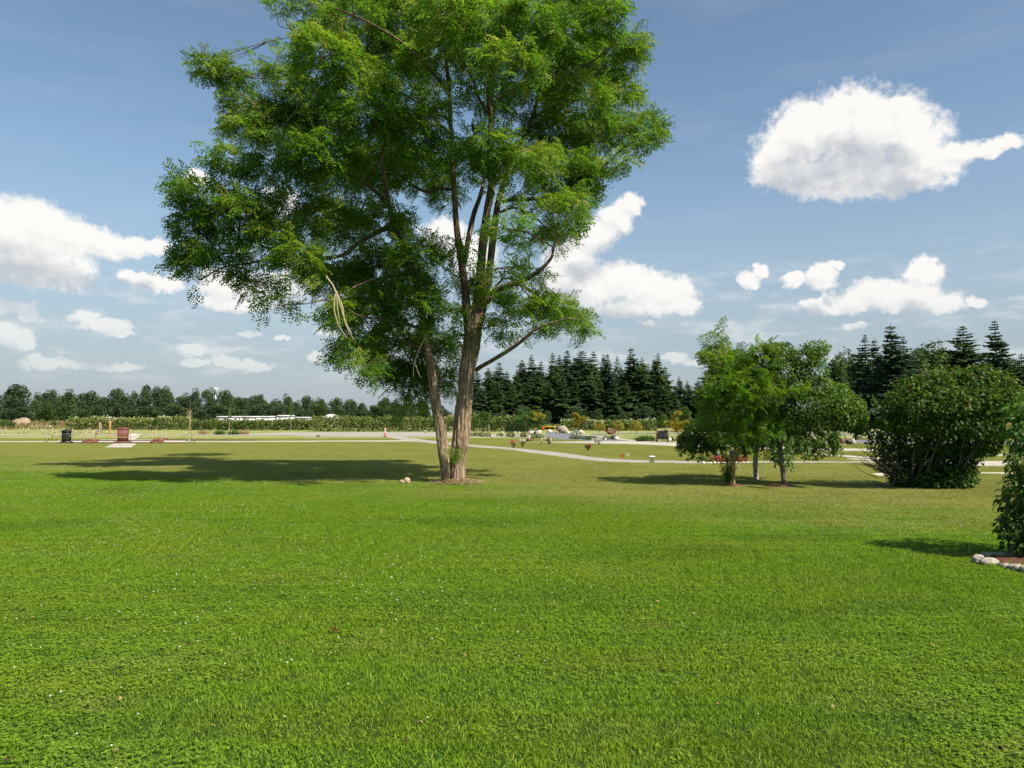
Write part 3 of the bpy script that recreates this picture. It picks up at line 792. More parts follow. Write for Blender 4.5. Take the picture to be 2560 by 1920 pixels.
for (cx, cy, rx, ry, den) in CL:
    x, y = cx * S_D, cy * S_D
    lim = 4.6 * math.sqrt(max(0.06, 1 - ((cx - 890) / 590) ** 2)) * (0.6 if cy > 620 else 1.0)
    dz = float(np.clip(rgc.normal() * 0.6, -1, 1)) * lim
    if cx < 645 and cy > 335: dz = -1.9 + rgc.uniform(-.7, .9)
    elif 800 < cx < 970 and cy > 635: dz = rgc.uniform(.7, 1.7) if cy > 700 else rgc.uniform(-1.2, -.7)
    elif cx < 700 and 0 < cy < 320: dz = 1.6 + rgc.uniform(-.8, .8)
    ce = lp(x, y, dz)
    sc_ = (LY + dz) / F * S_D
    r3 = np.maximum(np.array([rx * sc_, min(rx, 75) * sc_, ry * sc_]) - [.20, .12, .10], .10)
    # branch from the nearest limb that lies below
    dv = ce - allp
    cost = np.linalg.norm(dv, axis=1) + np.where(dv[:, 2] < -0.2, 2.5 + np.abs(dv[:, 2]), 0) - allr * 2
    k = int(np.argmin(cost)); a0 = allp[k]
    L = np.linalg.norm(ce - a0)
    m1 = a0 + (ce - a0) * .35 + np.array([0, 0, .12 * L]) + rgc.normal(size=3) * .1 * L
    m2 = a0 + (ce - a0) * .7 + np.array([0, 0, .10 * L]) + rgc.normal(size=3) * .1 * L
    cpts = spline([a0, m1, m2, ce], 12)
    r0 = min(allr[k] * .8, .02 + .012 * L)
    tube(tw, cpts, np.linspace(r0, .012, 12), 5, tint=.3)
    for _ in range(7):
        e = ce + rdirs(1)[0] * r3 * rnd(.5, .95) * [1, 1, .7]
        st = cpts[rgc.integers(5, 12)]
        md_ = (st + e) / 2 + rgc.normal(size=3) * .12
        tube(tw, spline([st, md_, e], 7), np.linspace(.012, .004, 7), 4, tint=.3)
    nb_ = int(L * 5)
    if nb_ > 2 and den > .35:
        ii = R.integers(3, 12, nb_); pp = cpts[ii] + R.normal(size=(nb_, 3)) * .08
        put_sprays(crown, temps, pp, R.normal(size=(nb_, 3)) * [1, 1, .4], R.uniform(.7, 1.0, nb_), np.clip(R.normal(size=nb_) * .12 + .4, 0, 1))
    area = rx * ry * sc_ * sc_ * math.pi
    n = int(area * 68 * den) + 6
    nspray += n
    d = rdirs(n); d[:, 2] = np.abs(d[:, 2]) * np.where(R.random(n) < .80, 1, -1)
    rad = R.uniform(.35, 1.0, n) ** .5
    p = ce + d * r3 * rad[:, None]
    xd = d * [1, 1, .3] + R.normal(size=(n, 3)) * [.6, .6, .4] - [0, 0, .15]
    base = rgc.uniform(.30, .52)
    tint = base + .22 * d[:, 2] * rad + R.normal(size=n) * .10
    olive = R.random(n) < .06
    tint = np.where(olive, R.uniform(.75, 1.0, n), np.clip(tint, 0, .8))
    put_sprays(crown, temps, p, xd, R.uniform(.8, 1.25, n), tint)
print("sprays", nspray, "quads", crown.n // 4)
lm.build("branches", M_limb_shade, tree, smooth=True)
tw.build("twigs", M_limb_shade, tree, smooth=True)
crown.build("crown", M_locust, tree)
# bare dead twigs hanging under the left side
M_dead = solid_mat("dead_twig", (0.36, 0.29, 0.17), (0.50, 0.42, 0.27), scale=20, bump=0)
mb = MB()
for pth in ([(815,690),(838,725),(845,780),(850,810)], [(832,712),(850,760),(866,815),(885,850)], [(838,725),(856,765),(862,800),(880,835)], [(838,735),(835,770),(846,812),(868,845)]):
    tube(mb, spline([lp(x, y, -2.6) for x, y in pth], 14), np.linspace(.022, .008, 14), 5)
mb.build("dead_twig", M_dead, tree, smooth=True)
mb = MB()
for pth in ([(1062,845),(1045,880),(1034,915),(1034,940)], [(1036,905),(1045,930),(1053,945)]):
    tube(mb, spline([lp(x, y, -.9) for x, y in pth], 12), np.linspace(.020, .008, 12), 5)
mb.build("dead_twig", M_dead, tree, smooth=True)
# green shoot sprouting from the trunk
mb = MB()
n = 26; ce = lp(1139, 1133, -.45)
d = rdirs(n); p = ce + d * [.14, .10, .20]
put_sprays(mb, temps, p - unit(d) * .1, d * [1, 1, .6] - [0, .4, .2], R.uniform(.35, .55, n), R.uniform(.45, .7, n))
mb.build("leafy_shoot", M_locust, tree)

# dry clippings round the foot, chunks of cut wood
M_straw = leaf_mat("dry_clippings", [(0, (0.20, 0.14, 0.06)), (.6, (0.38, 0.29, 0.14)), (1, (0.50, 0.41, 0.23))], trans=.15, tcol=(1, 1, 1))
mb = MB()
n = 5200
a, r_ = R.uniform(0, 6.28, n), R.random(n) ** .6
p = np.stack([np.cos(a) * r_ * .85 + .08, np.sin(a) * r_ * .8 - .05, .12 * (1 - r_) ** 1.0 + R.uniform(0, .045, n)], -1)
leaf_quads(mb, p, R.normal(size=(n, 3)) * [1, 1, .25], rdirs(n) * .5 + [0, 0, 1], R.uniform(.05, .14, n), R.uniform(.008, .02, n), R.random(n))
o = mb.build("clippings_pile", M_straw, loc=LB); tag(o, "low ring of dry tan clippings around the foot of the big locust tree", "clippings")
M_wood = solid_mat("cut_wood", (0.34, 0.23, 0.13), (0.55, 0.43, 0.27), scale=14, bump=.5)
for k, (x, y, s_, lab) in enumerate([(1006, 1210, .20, "smaller flat tan wood chunk lying in grass left of the big trunk"), (1017, 1210, .22, "upright tan wood chunk lying in grass left of the big trunk")]):
    mb = MB(); rock(mb, (0, 0, s_ * .35), (s_, s_ * .7, s_ * (.7 if k == 0 else 1.1)), 30 + k, rough=.6)
    tag(mb.build("wood_chunk", M_wood, loc=G(x, y)), lab, "wood chunk", "wood chunks near the locust")
# ------------------------------------------------------------------ conifers
M_fir = leaf_mat("fir_needles", [(0, (0.022, 0.052, 0.024)), (.5, (0.050, 0.100, 0.040)), (1, (0.110, 0.165, 0.058))], trans=.3, rough=.6, spec=.2)
M_blue = leaf_mat("spruce_needles", [(0, (0.024, 0.052, 0.030)), (.5, (0.050, 0.094, 0.050)), (1, (0.100, 0.148, 0.076))], trans=.12, rough=.6, spec=.2)
M_green = leaf_mat("green_fir_needles", [(0, (0.028, 0.064, 0.022)), (.5, (0.066, 0.122, 0.038)), (1, (0.145, 0.195, 0.060))], trans=.3, rough=.6, spec=.2)
M_trunk = solid_mat("conifer_bark", (0.06, 0.045, 0.035), (0.13, 0.10, 0.08), scale=5, rough=.9, bump=.4)
def conifer(seed, h=15.0, wid=0.21, mat=M_fir, gap=1.0, base=.03):
    rg = np.random.default_rng(seed)
    mb, tk, bm = MB(), MB(), MB()
    pa, pb = rg.uniform(0, 6.28, 2)
    tube(tk, [(0, 0, 0), (0.03 * h * rg.uniform(-.3, .3), 0, h * .5), (0, 0, h)], [h * .016, h * .009, .02], 8)
    z = h * base
    while z < h * .985:
        t = z / h
        L0 = wid * h * min(1.0, 1.25 * (1 - t) ** .9) * (0.82 + .18 * min(1, t / .12)) + .10
        nb_ = int(rg.integers(6, 9)) if t < .9 else 5
        a0 = rg.uniform(0, 6.28)
        for k in range(nb_):
            az = a0 + k * 6.283 / nb_ + rg.uniform(-.35, .35); L = L0 * rg.uniform(.5, 1.25) * (1 + .28 * math.sin(az + pa + 5 * t) + .15 * math.sin(2 * az + pb + 9 * t))
            if rg.random() < .10: continue
            out = np.array([math.cos(az), math.sin(az), 0]); sd = np.array([-out[1], out[0], 0])
            ns = max(5, int(L / .13))
            u = (np.arange(ns) + .7) / ns
            rise = rg.uniform(.05, .3) * (1 if t > .6 else .4)
            zz = z + L * (rise * u - (.62 - .3 * t) * u ** 1.5 * .6 + .12 * u ** 4)
            ax = out * (u * L)[:, None] + np.array([0, 0, 1.0]) * zz[:, None]
            if t < .85: tube(bm, ax[::max(1, ns // 4)], np.linspace(.03, .008, len(ax[::max(1, ns // 4)])), 3)
            for s_ in (1, -1, 0):
                sl = (L * .38 * (1 - u) ** .6 + .16) * rg.uniform(.7, 1.25, ns)
                D = out * .75 + sd * (s_ * 1.0) + rg.normal(size=(ns, 3)) * .22 + np.array([0, 0, -.22])
                N = np.array([0, 0, 1.0]) + rg.normal(size=(ns, 3)) * .45
                leaf_quads(mb, ax, D, N, sl, .13 + sl * .32, np.clip(.42 + .33 * u + rg.normal(size=ns) * .18, 0, 1), fold=-.06, shape=.4)
        z += h * .019 * gap * rg.uniform(.5, 1.5) + .04
    return mb.mesh("conifer_crown", mat), tk.mesh("conifer_trunk", M_trunk), bm.mesh("conifer_branches", M_trunk)
def tree_from(name, label, cat, meshes, loc, rz, sc_, group=None, parts=("crown", "trunk", "branches")):
    r_ = thing(name, label, cat, loc, group, rz)
    r_.scale = sc_ if isinstance(sc_, tuple) else (sc_,) * 3
    for pn, me in zip(parts, meshes):
        o = bpy.data.objects.new(pn, me); scene.collection.objects.link(o); o.parent = r_
    return r_
FIR = [conifer(100 + k, wid=w, gap=g, mat=m_) for k, (w, g, m_) in enumerate([(.25, 1, M_fir), (.22, 1.2, M_green), (.29, 1, M_fir), (.24, .85, M_green), (.19, 1.2, M_fir), (.27, 1.1, M_blue), (.31, .9, M_green), (.22, .9, M_fir)])]
SPR = [conifer(120 + k, wid=w, mat=M_blue, gap=g) for k, (w, g) in enumerate([(.27, 1.0), (.23, 1.15)])]
def fir_at(x, ytop, d, label, group=None, kind=FIR, fat=1.0, k=None, name="fir_tree"):
    base = P(x, YH, d); base[2] = 0
    h = EYE + (YH - ytop) / F * d
    s_ = h / 15.0
    r_ = tree_from(name, label, "conifer", kind[(int(R.integers(0, len(kind)))) if k is None else k], base, rnd(0, 6.28), (s_ * fat, s_ * fat, s_), group)
    r_.rotation_euler = (rnd(-.03, .03), rnd(-.03, .03), rnd(0, 6.28))
    return r_
BELT = "dark firs of the belt behind the flowering hedge"
BL = "dark green fir standing in the dense conifer belt right of the big locust"
for x, yt in [(1195,922),(1222,918),(1250,903),(1270,925),(1288,930),(1306,897),(1328,884),(1350,900),(1376,880),(1398,884),(1415,872),(1432,890),(1444,876),(1458,873),(1476,890),(1490,876),(1512,884),(1524,882),(1552,912),(1600,892),(1618,905),(1632,896),(1668,914),(1700,940),(1745,948),(1715,950)]:
    fir_at(x, yt, rnd(128, 150), BL, BELT, fat=rnd(.95, 1.2))
for x, yt in [(1205,960),(1240,955),(1280,958),(1320,950),(1345,935),(1372,948),(1405,930),(1438,945),(1470,938),(1502,946),(1535,935),(1566,952),(1610,940),(1650,950),(1685,962),(1725,968),(1765,965)]:
    fir_at(x, yt, rnd(119, 126), BL, BELT, fat=rnd(1.2, 1.45))
fir_at(1580, 866, 126, "tall pointed fir rising clear above the conifer belt, left of its two-peaked neighbour", fat=1.15, k=2)
fir_at(1543, 886, 132, "slim fir with open gaps just left of the tall pointed fir in the belt", fat=.8, k=4)
fir_at(1647, 882, 126, "tall narrow fir with a ragged tip at the right end of the conifer belt", fat=1.0, k=3)
fir_at(1792, 880, 92, "blue green spruce half hidden behind the light green locust sapling", kind=SPR, fat=1.25, k=0, name="spruce_tree")
fir_at(1830, 905, 100, "dark spruce hidden behind the weeping trees", kind=SPR, fat=1.2, k=1, name="spruce_tree")
fir_at(2166, 834, 118, "slender spruce with thin spire, left of the tall broad spruce", kind=SPR, fat=1.0, k=1, name="spruce_tree")
fir_at(2192, 842, 122, "shorter spruce squeezed between the thin spire and the tall broad spruce", kind=SPR, fat=1.0, k=0, name="spruce_tree")
fir_at(2228, 806, 112, "tall broad blue green spruce above the left edge of the big shrub", kind=SPR, fat=1.2, k=0, name="spruce_tree")
fir_at(2258, 838, 118, "spruce with drooping tip right of the tall broad spruce", kind=SPR, fat=1.0, k=1, name="spruce_tree")
fir_at(2421, 808, 104, "dark solid spruce with layered boughs above the right half of the big shrub", kind=FIR, fat=1.25, k=2, name="spruce_tree")
fir_at(2499, 798, 98, "tallest spruce at the right with feathery open tip", kind=SPR, fat=1.15, k=1, name="spruce_tree")
fir_at(2556, 880, 92, "dark spruce cut by the right edge of the picture", kind=FIR, fat=1.2, k=0, name="spruce_tree")
fir_at(2460, 880, 106, "shorter spruce between the two tall spruces at the right", kind=FIR, fat=1.2, k=1, name="spruce_tree")
fir_at(2610, 850, 96, "spruce just outside the right edge", kind=SPR, fat=1.2, k=0, name="spruce_tree")

# ------------------------------------------------------------------ broadleaf trees far off
M_far = leaf_mat("far_broadleaf", [(0, (0.028, 0.056, 0.026)), (.5, (0.062, 0.106, 0.040)), (1, (0.125, 0.168, 0.060))], trans=.2, rough=.6)
M_pale = leaf_mat("pale_poplar_leaf", [(0, (0.034, 0.066, 0.020)), (.5, (0.068, 0.115, 0.030)), (1, (0.13, 0.175, 0.055))], trans=.25, rough=.55)
M_btrunk = solid_mat("grey_bark", (0.09, 0.075, 0.06), (0.2, 0.17, 0.14), scale=6, rough=.9, bump=.4)
def broadleaf(seed, h=11.0, wide=.34, mat=M_far, clumps=20, nleaf=230, tall=1.0, leaf=.42):
    rg = np.random.default_rng(seed)
    mb, tk = MB(), MB()
    tube(tk, [(0, 0, 0), (.1, 0, h * .3), (0, .1, h * .85)], [h * .02, h * .014, .03], 7)
    for k in range(clumps):
        t = (k + .5) / clumps
        z = h * (.10 + .80 * t)
        w = wide * h * math.sin(math.pi * (.12 + .80 * t) ** .9) ** .8
        a = rg.uniform(0, 6.28); q = rg.uniform(.2, .8) * w
        ce = np.array([math.cos(a) * q, math.sin(a) * q, z])
        rr = rg.uniform(.10, .17) * h * (1.15 - .45 * t)
        leafcloud(mb, ce, [rr, rr, rr * rg.uniform(.8, 1.2) * tall], nleaf, leaf, leaf * .62, tint=(rg.uniform(.05, .3), rg.uniform(.6, 1.0)), flat=.5)
        tube(tk, spline([(0, 0, z * .6), (ce * .5 + [0, 0, z * .35]), ce], 6), np.linspace(.08, .02, 6), 4)
    return mb.mesh("broadleaf_crown", mat), tk.mesh("broadleaf_trunk", M_btrunk)
BRO = [broadleaf(200 + k, wide=w, clumps=c_, tall=t_) for k, (w, c_, t_) in enumerate([(.34, 22, 1), (.27, 18, 1.3), (.38, 24, .9), (.22, 18, 1.4), (.31, 20, 1.1)])]
POP = [broadleaf(220 + k, wide=w, mat=M_pale, clumps=20, tall=1.5) for k, w in enumerate([.24, .18, .28])]
def bro_at(x, ytop, d, label, group=None, kind=BRO, fat=1.0, k=None, name="broadleaf_tree", cat="tree"):
    base = P(x, YH, d); base[2] = 0
    h = EYE + (YH - ytop) / F * d
    s_ = h / 11.0 / .97
    return tree_from(name, label, cat, kind[(int(R.integers(0, len(kind)))) if k is None else k], base, rnd(0, 6.28), (s_ * fat, s_ * fat, s_), group, ("crown", "trunk"))
FARG = "broadleaf trees along the far edge of the field"
FL = "dark green broadleaf tree in the far treeline left of the big locust"
for x, yt in [(-30,975),(18,976),(92,984),(118,978),(150,990),(200,982),(232,978),(256,992),(288,971),(312,986),(420,978),(452,990),(470,986),(592,992),(612,996),(634,988),(680,1003),(742,1003),(905,1008),(930,1012),(1030,1010),(1065,1008),(1100,1012)]:
    bro_at(x, yt, rnd(205, 225), FL, FARG, fat=rnd(1.0, 1.35), kind=BRO if rnd(0, 1) < .7 else POP)
for x, yt, f_, lab in [(48,961,1.5,"largest rounded tree near the left end of the far treeline"),(135,976,.8,"slim pale tree with gaps in the far treeline near the left end"),(173,976,1.1,"round topped tree above the black monument in the far treeline"),(336,979,.7,"thin tree just left of the tallest of the far treeline"),(362,962,.85,"tallest narrow tree of the left treeline"),(388,968,1.0,"thin crowned tree right beside the tallest of the left treeline"),(412,968,1.0,"full dark tree right of the tallest pair in the left treeline"),
      (490,974,.9,"pale tree with upright tips left of the cell tower"),(522,972,1.0,"tree with upright tips directly left of the cell tower"),(560,975,1.1,"dark tree directly right of the cell tower"),(648,985,.8,"twin topped tree above the low white buildings"),(717,988,1.0,"tree with open crown behind the poplar sapling"),(770,990,1.4,"broad round tree left of the white shed"),(800,995,.9,"narrow tree above the white shed"),(845,993,.85,"last tall tree of the left treeline, right of the white shed"),(882,1001,.9,"tree beside the gap in the far treeline"),(958,1000,1.1,"round tree of the far treeline seen left of the locust stem"),(990,1003,1.0,"small round tree of the far treeline close to the locust stem")]:
    bro_at(x, yt, rnd(190, 203), lab, None, fat=f_)
for k in range(34):
    x = -40 + k * 33.5 + rnd(-12, 12)
    bro_at(x, rnd(986, 1012) + max(0, (x - 700) * .02), rnd(228, 250), FL, FARG, fat=rnd(1.1, 1.7), kind=BRO if rnd(0, 1) < .7 else POP)
BUSH = "bushes at the foot of the far treeline"
for x in [15, 60, 112, 160, 208, 250, 330, 375, 440, 505, 545, 600, 660, 700, 760, 790, 850, 890, 940, 985, 1020, 1060, 1095]:
    bro_at(x + rnd(-8, 8), rnd(1008, 1026), rnd(178, 190), "low bush at the foot of the far treeline left of the big locust", BUSH, fat=rnd(2.0, 2.9), name="field_bush", cat="bush", kind=BRO if rnd(0, 1) < .65 else POP)
PG = "pale poplars between the spruces at the right"
for x, yt in [(2088,900),(2107,886),(2130,896),(2292,886),(2318,872),(2338,866),(2362,880),(2386,894),(2540,905)]:
    bro_at(x, yt, rnd(128, 140), "pale green poplar between the dark spruces at the right", PG, kind=POP, fat=rnd(.9, 1.2), name="poplar_tree")
# dark shrubby edge in front of the woods
for x in range(1190, 2620, 62):
    bro_at(x + rnd(-15, 15), rnd(1012, 1034), rnd(113, 118), "dark undergrowth bush at the foot of the conifers", "undergrowth bushes below the conifers", fat=rnd(1.2, 1.7), k=int(R.integers(0, 5)), name="undergrowth_bush", cat="bush")

# ------------------------------------------------------------------ flowering hedges, weeds of the field
M_hedge = leaf_mat("hedge_leaf", [(0, (0.034, 0.070, 0.014)), (.5, (0.090, 0.145, 0.026)), (1, (0.21, 0.24, 0.055))], trans=.3, rough=.6)
M_bloom = flower_mat("cream_bloom", (0.62, 0.60, 0.44))
def hedge(name, label, x0, x1, ybase, ytop, depth=3.0, bloom=.5, dens=300, yellow=0.0, ragged=.25):
    a, b_ = G(x0, ybase), G(x1, ybase)
    d = a[1]; h0 = EYE + (YH - ytop) / F * d
    W = np.linalg.norm(b_ - a); loc = (a + b_) / 2
    t = thing(name, label, "hedge", loc)
    n = int(W * dens)
    u = R.uniform(-.5, .5, n) * W
    top = h0 * (1 - ragged + 2 * ragged * (vnoise(u, u * 0 + 3.3, .45, 5) * .6 + vnoise(u, u * 0 + 1.3, 1.3, 6) * .4))
    z = top * R.random(n) ** .75
    y = R.uniform(0, depth, n) * np.where(R.random(n) < .6, .35, 1)
    mb = MB()
    D = R.normal(size=(n, 3)) * [1, 1, .7] + [0, -.4, -.15]
    L = R.uniform(.18, .38, n)
    leaf_quads(mb, np.stack([u, y, z], -1), D, R.normal(size=(n, 3)) * .6 + [0, -.3, .9], L, L * .6, np.clip(R.uniform(.1, .8, n) + yellow * z / h0, 0, 1), fold=.1)
    mb.build("foliage", M_hedge, t)
    m = int(W * 34 * bloom)
    u = R.uniform(-.5, .5, m) * W
    top = h0 * (1 - ragged + 2 * ragged * (vnoise(u, u * 0 + 3.3, .45, 5) * .6 + vnoise(u, u * 0 + 1.3, 1.3, 6) * .4))
    k = R.random(m) < np.clip((vnoise(u, u * 0 + 9, .4, 12) - .25) * 1.8, .1, 1)
    u, top = u[k], top[k]; m = len(u)
    z = top * (1.02 - .6 * R.random(m) ** 1.6); y = R.uniform(-.12, .45, m) + (z / h0) * .4
    bm_ = MB()
    for _ in range(3):
        L = R.uniform(.09, .20, m)
        leaf_quads(bm_, np.stack([u, y, z], -1) + R.normal(size=(m, 3)) * .06, R.normal(size=(m, 3)), R.normal(size=(m, 3)) + [0, -.6, .6], L, L * .7, R.random(m))
    bm_.build("blossom", M_bloom, t)
    tube(sb2 := MB(), [(-W / 2, .8, .15), (0, .9, .2), (W / 2, .8, .15)], .05, 5)
    for q in np.arange(-W / 2, W / 2, 1.2): tube(sb2, [(q, .8, 0), (q + rnd(-.1, .1), .7, h0 * .6)], [.025, .01], 4)
    sb2.build("stems", M_btrunk, t)
    return t
hedge("flowering_hedge", "yellow green hedge with dense cream blossom behind the roped monuments", 165, 470, 1075, 1044, bloom=1.0, yellow=.45)
hedge("flowering_hedge", "green hedge with scattered cream blossom in front of the low white buildings", 470, 780, 1076, 1050, bloom=.35, yellow=.1)
hedge("flowering_hedge", "rough green hedge with tall weeds behind the gravel road, left of the locust trunk", 780, 1340, 1079, 1042, bloom=.25, yellow=.2, ragged=.3)
hedge("flowering_hedge", "hedge thick with white blossom in front of the dark conifers", 1405, 1645, 1077, 1050, bloom=1.5, yellow=.25, ragged=.15)
hedge("flowering_hedge", "low white flowering bushes behind the yellow barrier gate", 1345, 1415, 1074, 1064, bloom=1.2, yellow=.3)
hedge("flowering_hedge", "dark hedge along the road behind the weeping trees", 1700, 2050, 1080, 1050, bloom=.1)

M_weed = leaf_mat("dry_weeds", [(0, (0.10, 0.10, 0.035)), (.4, (0.20, 0.16, 0.065)), (1, (0.34, 0.25, 0.13))], trans=.25)
mb = MB()
n = 80000
yy = R.uniform(100, 190, n); xx = R.uniform(-.74, .74, n) * yy
keep = (yy > np.where(xx < -62, 98, 112)) & ((vnoise(xx, yy, .12, 31) * .6 + vnoise(xx, yy, .5, 32) * .4) > .30)
xx, yy = xx[keep], yy[keep]; n = len(xx)
hh = R.uniform(.3, .8, n) * (.5 + vnoise(xx, yy, .2, 33))
leaf_quads(mb, np.stack([xx, yy, xx * 0], -1), R.normal(size=(n, 3)) * .28 + [0, 0, 1], R.normal(size=(n, 3)) + [0, -1, 0], hh, R.uniform(.05, .15, n), np.clip(vnoise(xx, yy, .1, 34) + R.normal(size=n) * .2, 0, 1), shape=.6)
tag(mb.build("field_weeds", M_weed), kind="stuff")
FB = "green weed clumps in the brown field"
wc = MB(); leafcloud(wc, (0, 0, .45), (.9, .7, .55), 260, .22, .13, tint=(.1, .7)); wm = wc.mesh("weed_clump", M_hedge)
for k in range(26):
    x = rnd(-30, 330) if k < 14 else rnd(1240, 1420); y = rnd(1052, 1064)
    o = bpy.data.objects.new("weed_clump", wm); scene.collection.objects.link(o); o.location = G(x, y); o.scale = (rnd(.7, 1.8), 1, rnd(.6, 1.2)); o.rotation_euler = (0, 0, rnd(0, 6))
    tag(o, "green weed clump growing in the brown field", "weeds", FB)

# ------------------------------------------------------------------ spoil heaps, white buildings, cell tower
M_dirt = solid_mat("dry_dirt", (0.24, 0.17, 0.11), (0.37, 0.28, 0.19), scale=3, rough=.95, bump=.8, bscale=9)
for x0, y0, w, h, lab in [(48, 1067, 5.5, 1.6, "pale brown dirt heap left behind the fallen log"), (1275, 1066, 4.2, 1.4, "tan dirt heap behind the small cypress row")]:
    mb = MB(); rock(mb, (0, 0, 0), (w, w * .6, h * 2), int(x0), nu=30, nv=17, rough=.5)
    tag(mb.build("dirt_heap", M_dirt, loc=G(x0, y0)), lab, "dirt heap")
M_whitep = solid_mat("white_sheet", (0.66, 0.66, 0.64), (0.80, 0.80, 0.78), scale=1.5, rough=.6, bump=.05)
M_darkp = solid_mat("dark_opening", (0.04, 0.035, 0.03), (0.09, 0.07, 0.06), scale=2, rough=.8, bump=.1)
M_roofm = solid_mat("metal_roof", (0.60, 0.60, 0.58), (0.72, 0.72, 0.70), scale=2, rough=.5, bump=.1)
def low_building(x0, x1, ytop, d, lab, openings=(), gable=False, dark_roof=False):
    a = P(x0, YH, d)[0]; b_ = P(x1, YH, d)[0]; w = b_ - a; h = EYE + (YH - ytop) / F * d
    t = thing("white_building", lab, "building", ((a + b_) / 2, d, 0))
    wb = MB(); wh = h * (.86 if not gable else .55)
    box(wb, (0, 2.5, 0), (w, 5, wh)); wb.build("wall", M_whitep, t)
    rb = MB()
    if gable:
        ov = .5; hw = w / 2 + ov
        v = [(-hw, -1, wh), (hw, -1, wh), (hw, 6, wh), (-hw, 6, wh), (w * .1, -1, h), (w * .1, 6, h)]
        v2 = [(p[0], p[1], p[2] + .003) for p in v]
        rb.add(v2, [(0, 4, 5, 3), (1, 2, 5, 4), (0, 3, 2, 1)], [(0, 1, 4), (2, 3, 5)])
    else:
        box(rb, (0, 2.5, wh + .003), (w + .3, 5.4, h - wh), bev=.06)
    rb.build("roof", M_darkp if dark_roof else M_roofm, t)
    for ox, ow in openings:
        ob = MB(); box(ob, (ox * w, -.03, .05), (ow * w, .1, wh * .75)); ob.build("opening", M_darkp, t)
    return t
low_building(543, 571, 1040.5, 175, "leftmost low white building behind the hedge, plain flat front")
low_building(583, 602, 1040.5, 178, "short white trailer between the plain building and the arched one", [(.38, .12)])
low_building(606, 640, 1040.5, 172, "white building with a dark arched doorway behind the hedge", [(-.36, .26)])
low_building(641, 675, 1040.5, 176, "long white building with a low dark arch, left of the brown lean-to", [(-.28, .3)])
low_building(676, 694, 1038, 180, "brown open lean-to joined to the white box trailer", [(0, .8)], dark_roof=True)
low_building(695, 720, 1038, 172, "taller white box trailer left of the poplar sapling")
low_building(731, 768, 1042.5, 178, "low white roof right of the poplar sapling")
low_building(803, 840, 1035.8, 170, "small white shed with a gabled metal roof", [(.12, .2)], gable=True)
M_metal = solid_mat("galvanised_steel", (0.45, 0.46, 0.48), (0.6, 0.61, 0.62), scale=8, rough=.45, bump=.05, metallic=.6)
d = 262; t = thing("cell_tower", "slim cell tower with white antenna panels above the far treeline", "tower", P(538, YH, d) * [1, 1, 0])
h = EYE + (YH - 968) / F * d
mb = MB(); tube(mb, [(0, 0, 0), (0, 0, h)], [.5, .25], 10, cap=True); mb.build("mast", M_metal, t, smooth=True)
for k, ox in enumerate((-.75, -.3, .3, .75)):
    mb = MB(); box(mb, (ox, -.4, h - 2.2 + .3 * (k % 2)), (.2, .14, 1.8), bev=.03); mb.build("antenna_panel", M_whitep, t)
mb = MB(); box(mb, (0, -.2, h - 1.4), (1.9, .12, .12)); mb.build("crossbar", M_metal, t)
# ------------------------------------------------------------------ saplings and small planted trees in the middle distance
M_sap = leaf_mat("sapling_leaf", [(0, (0.030, 0.070, 0.016)), (.5, (0.060, 0.125, 0.022)), (1, (0.13, 0.19, 0.04))], trans=.35)
M_gold = leaf_mat("golden_leaf", [(0, (0.13, 0.15, 0.02)), (.5, (0.30, 0.275, 0.03)), (1, (0.44, 0.36, 0.045))], trans=.35, tcol=(1.1, 1.0, .6))
M_stake = solid_mat("wood_stake", (0.30, 0.24, 0.14), (0.46, 0.38, 0.24), scale=14, bump=.2)
M_sbark = solid_mat("sapling_bark", (0.22, 0.18, 0.12), (0.38, 0.33, 0.24), scale=14, bump=.2)
def sapling(name, label, x, ybase, ytop, hw, clumps, mat=M_sap, ycrown=None, leaf=.16, n=260, stakes=0, cat="sapling", group=None, lean=0.0, trunk_w=.045):
    g = G(x, ybase); k = g[1] / F
    h = (ybase - ytop) * k
    t = thing(name, label, cat, g, group)
    tb = MB(); tube(tb, spline([(0, 0, 0), (lean * .3, 0, h * .4), (lean, 0, h * .93)], 8), np.linspace(trunk_w, .012, 8), 6)
    cm = MB()
    for (ux, uz, rx, rz) in clumps:   # in units of half width / height
        ce = np.array([ux * hw * k, rnd(-.4, .4) * hw * k, uz * h]); r3 = np.array([rx * hw * k, max(rx, .3) * hw * k, rz * h])
        leafcloud(cm, ce, r3, int(n * max(.35, rx * 1.2)), leaf, leaf * .55, tint=(.1, .95))
        tube(tb, spline([(0, 0, max(h * .3, uz * h - .35 * h)), (ce[0] * .5, ce[1] * .5, uz * h - .1 * h), tuple(ce)], 6), np.linspace(.022, .008, 6), 4)
    cm.build("crown", mat, t); tb.build("trunk", M_sbark, t, smooth=True)
    for s_ in range(stakes):
        a = s_ * 2.4 + .5; sb_ = MB(); tube(sb_, [(.35 * math.cos(a), .35 * math.sin(a), 0), (.24 * math.cos(a), .24 * math.sin(a), 1.15)], .025, 6, cap=True); sb_.build("stake", M_stake, t)
    return t
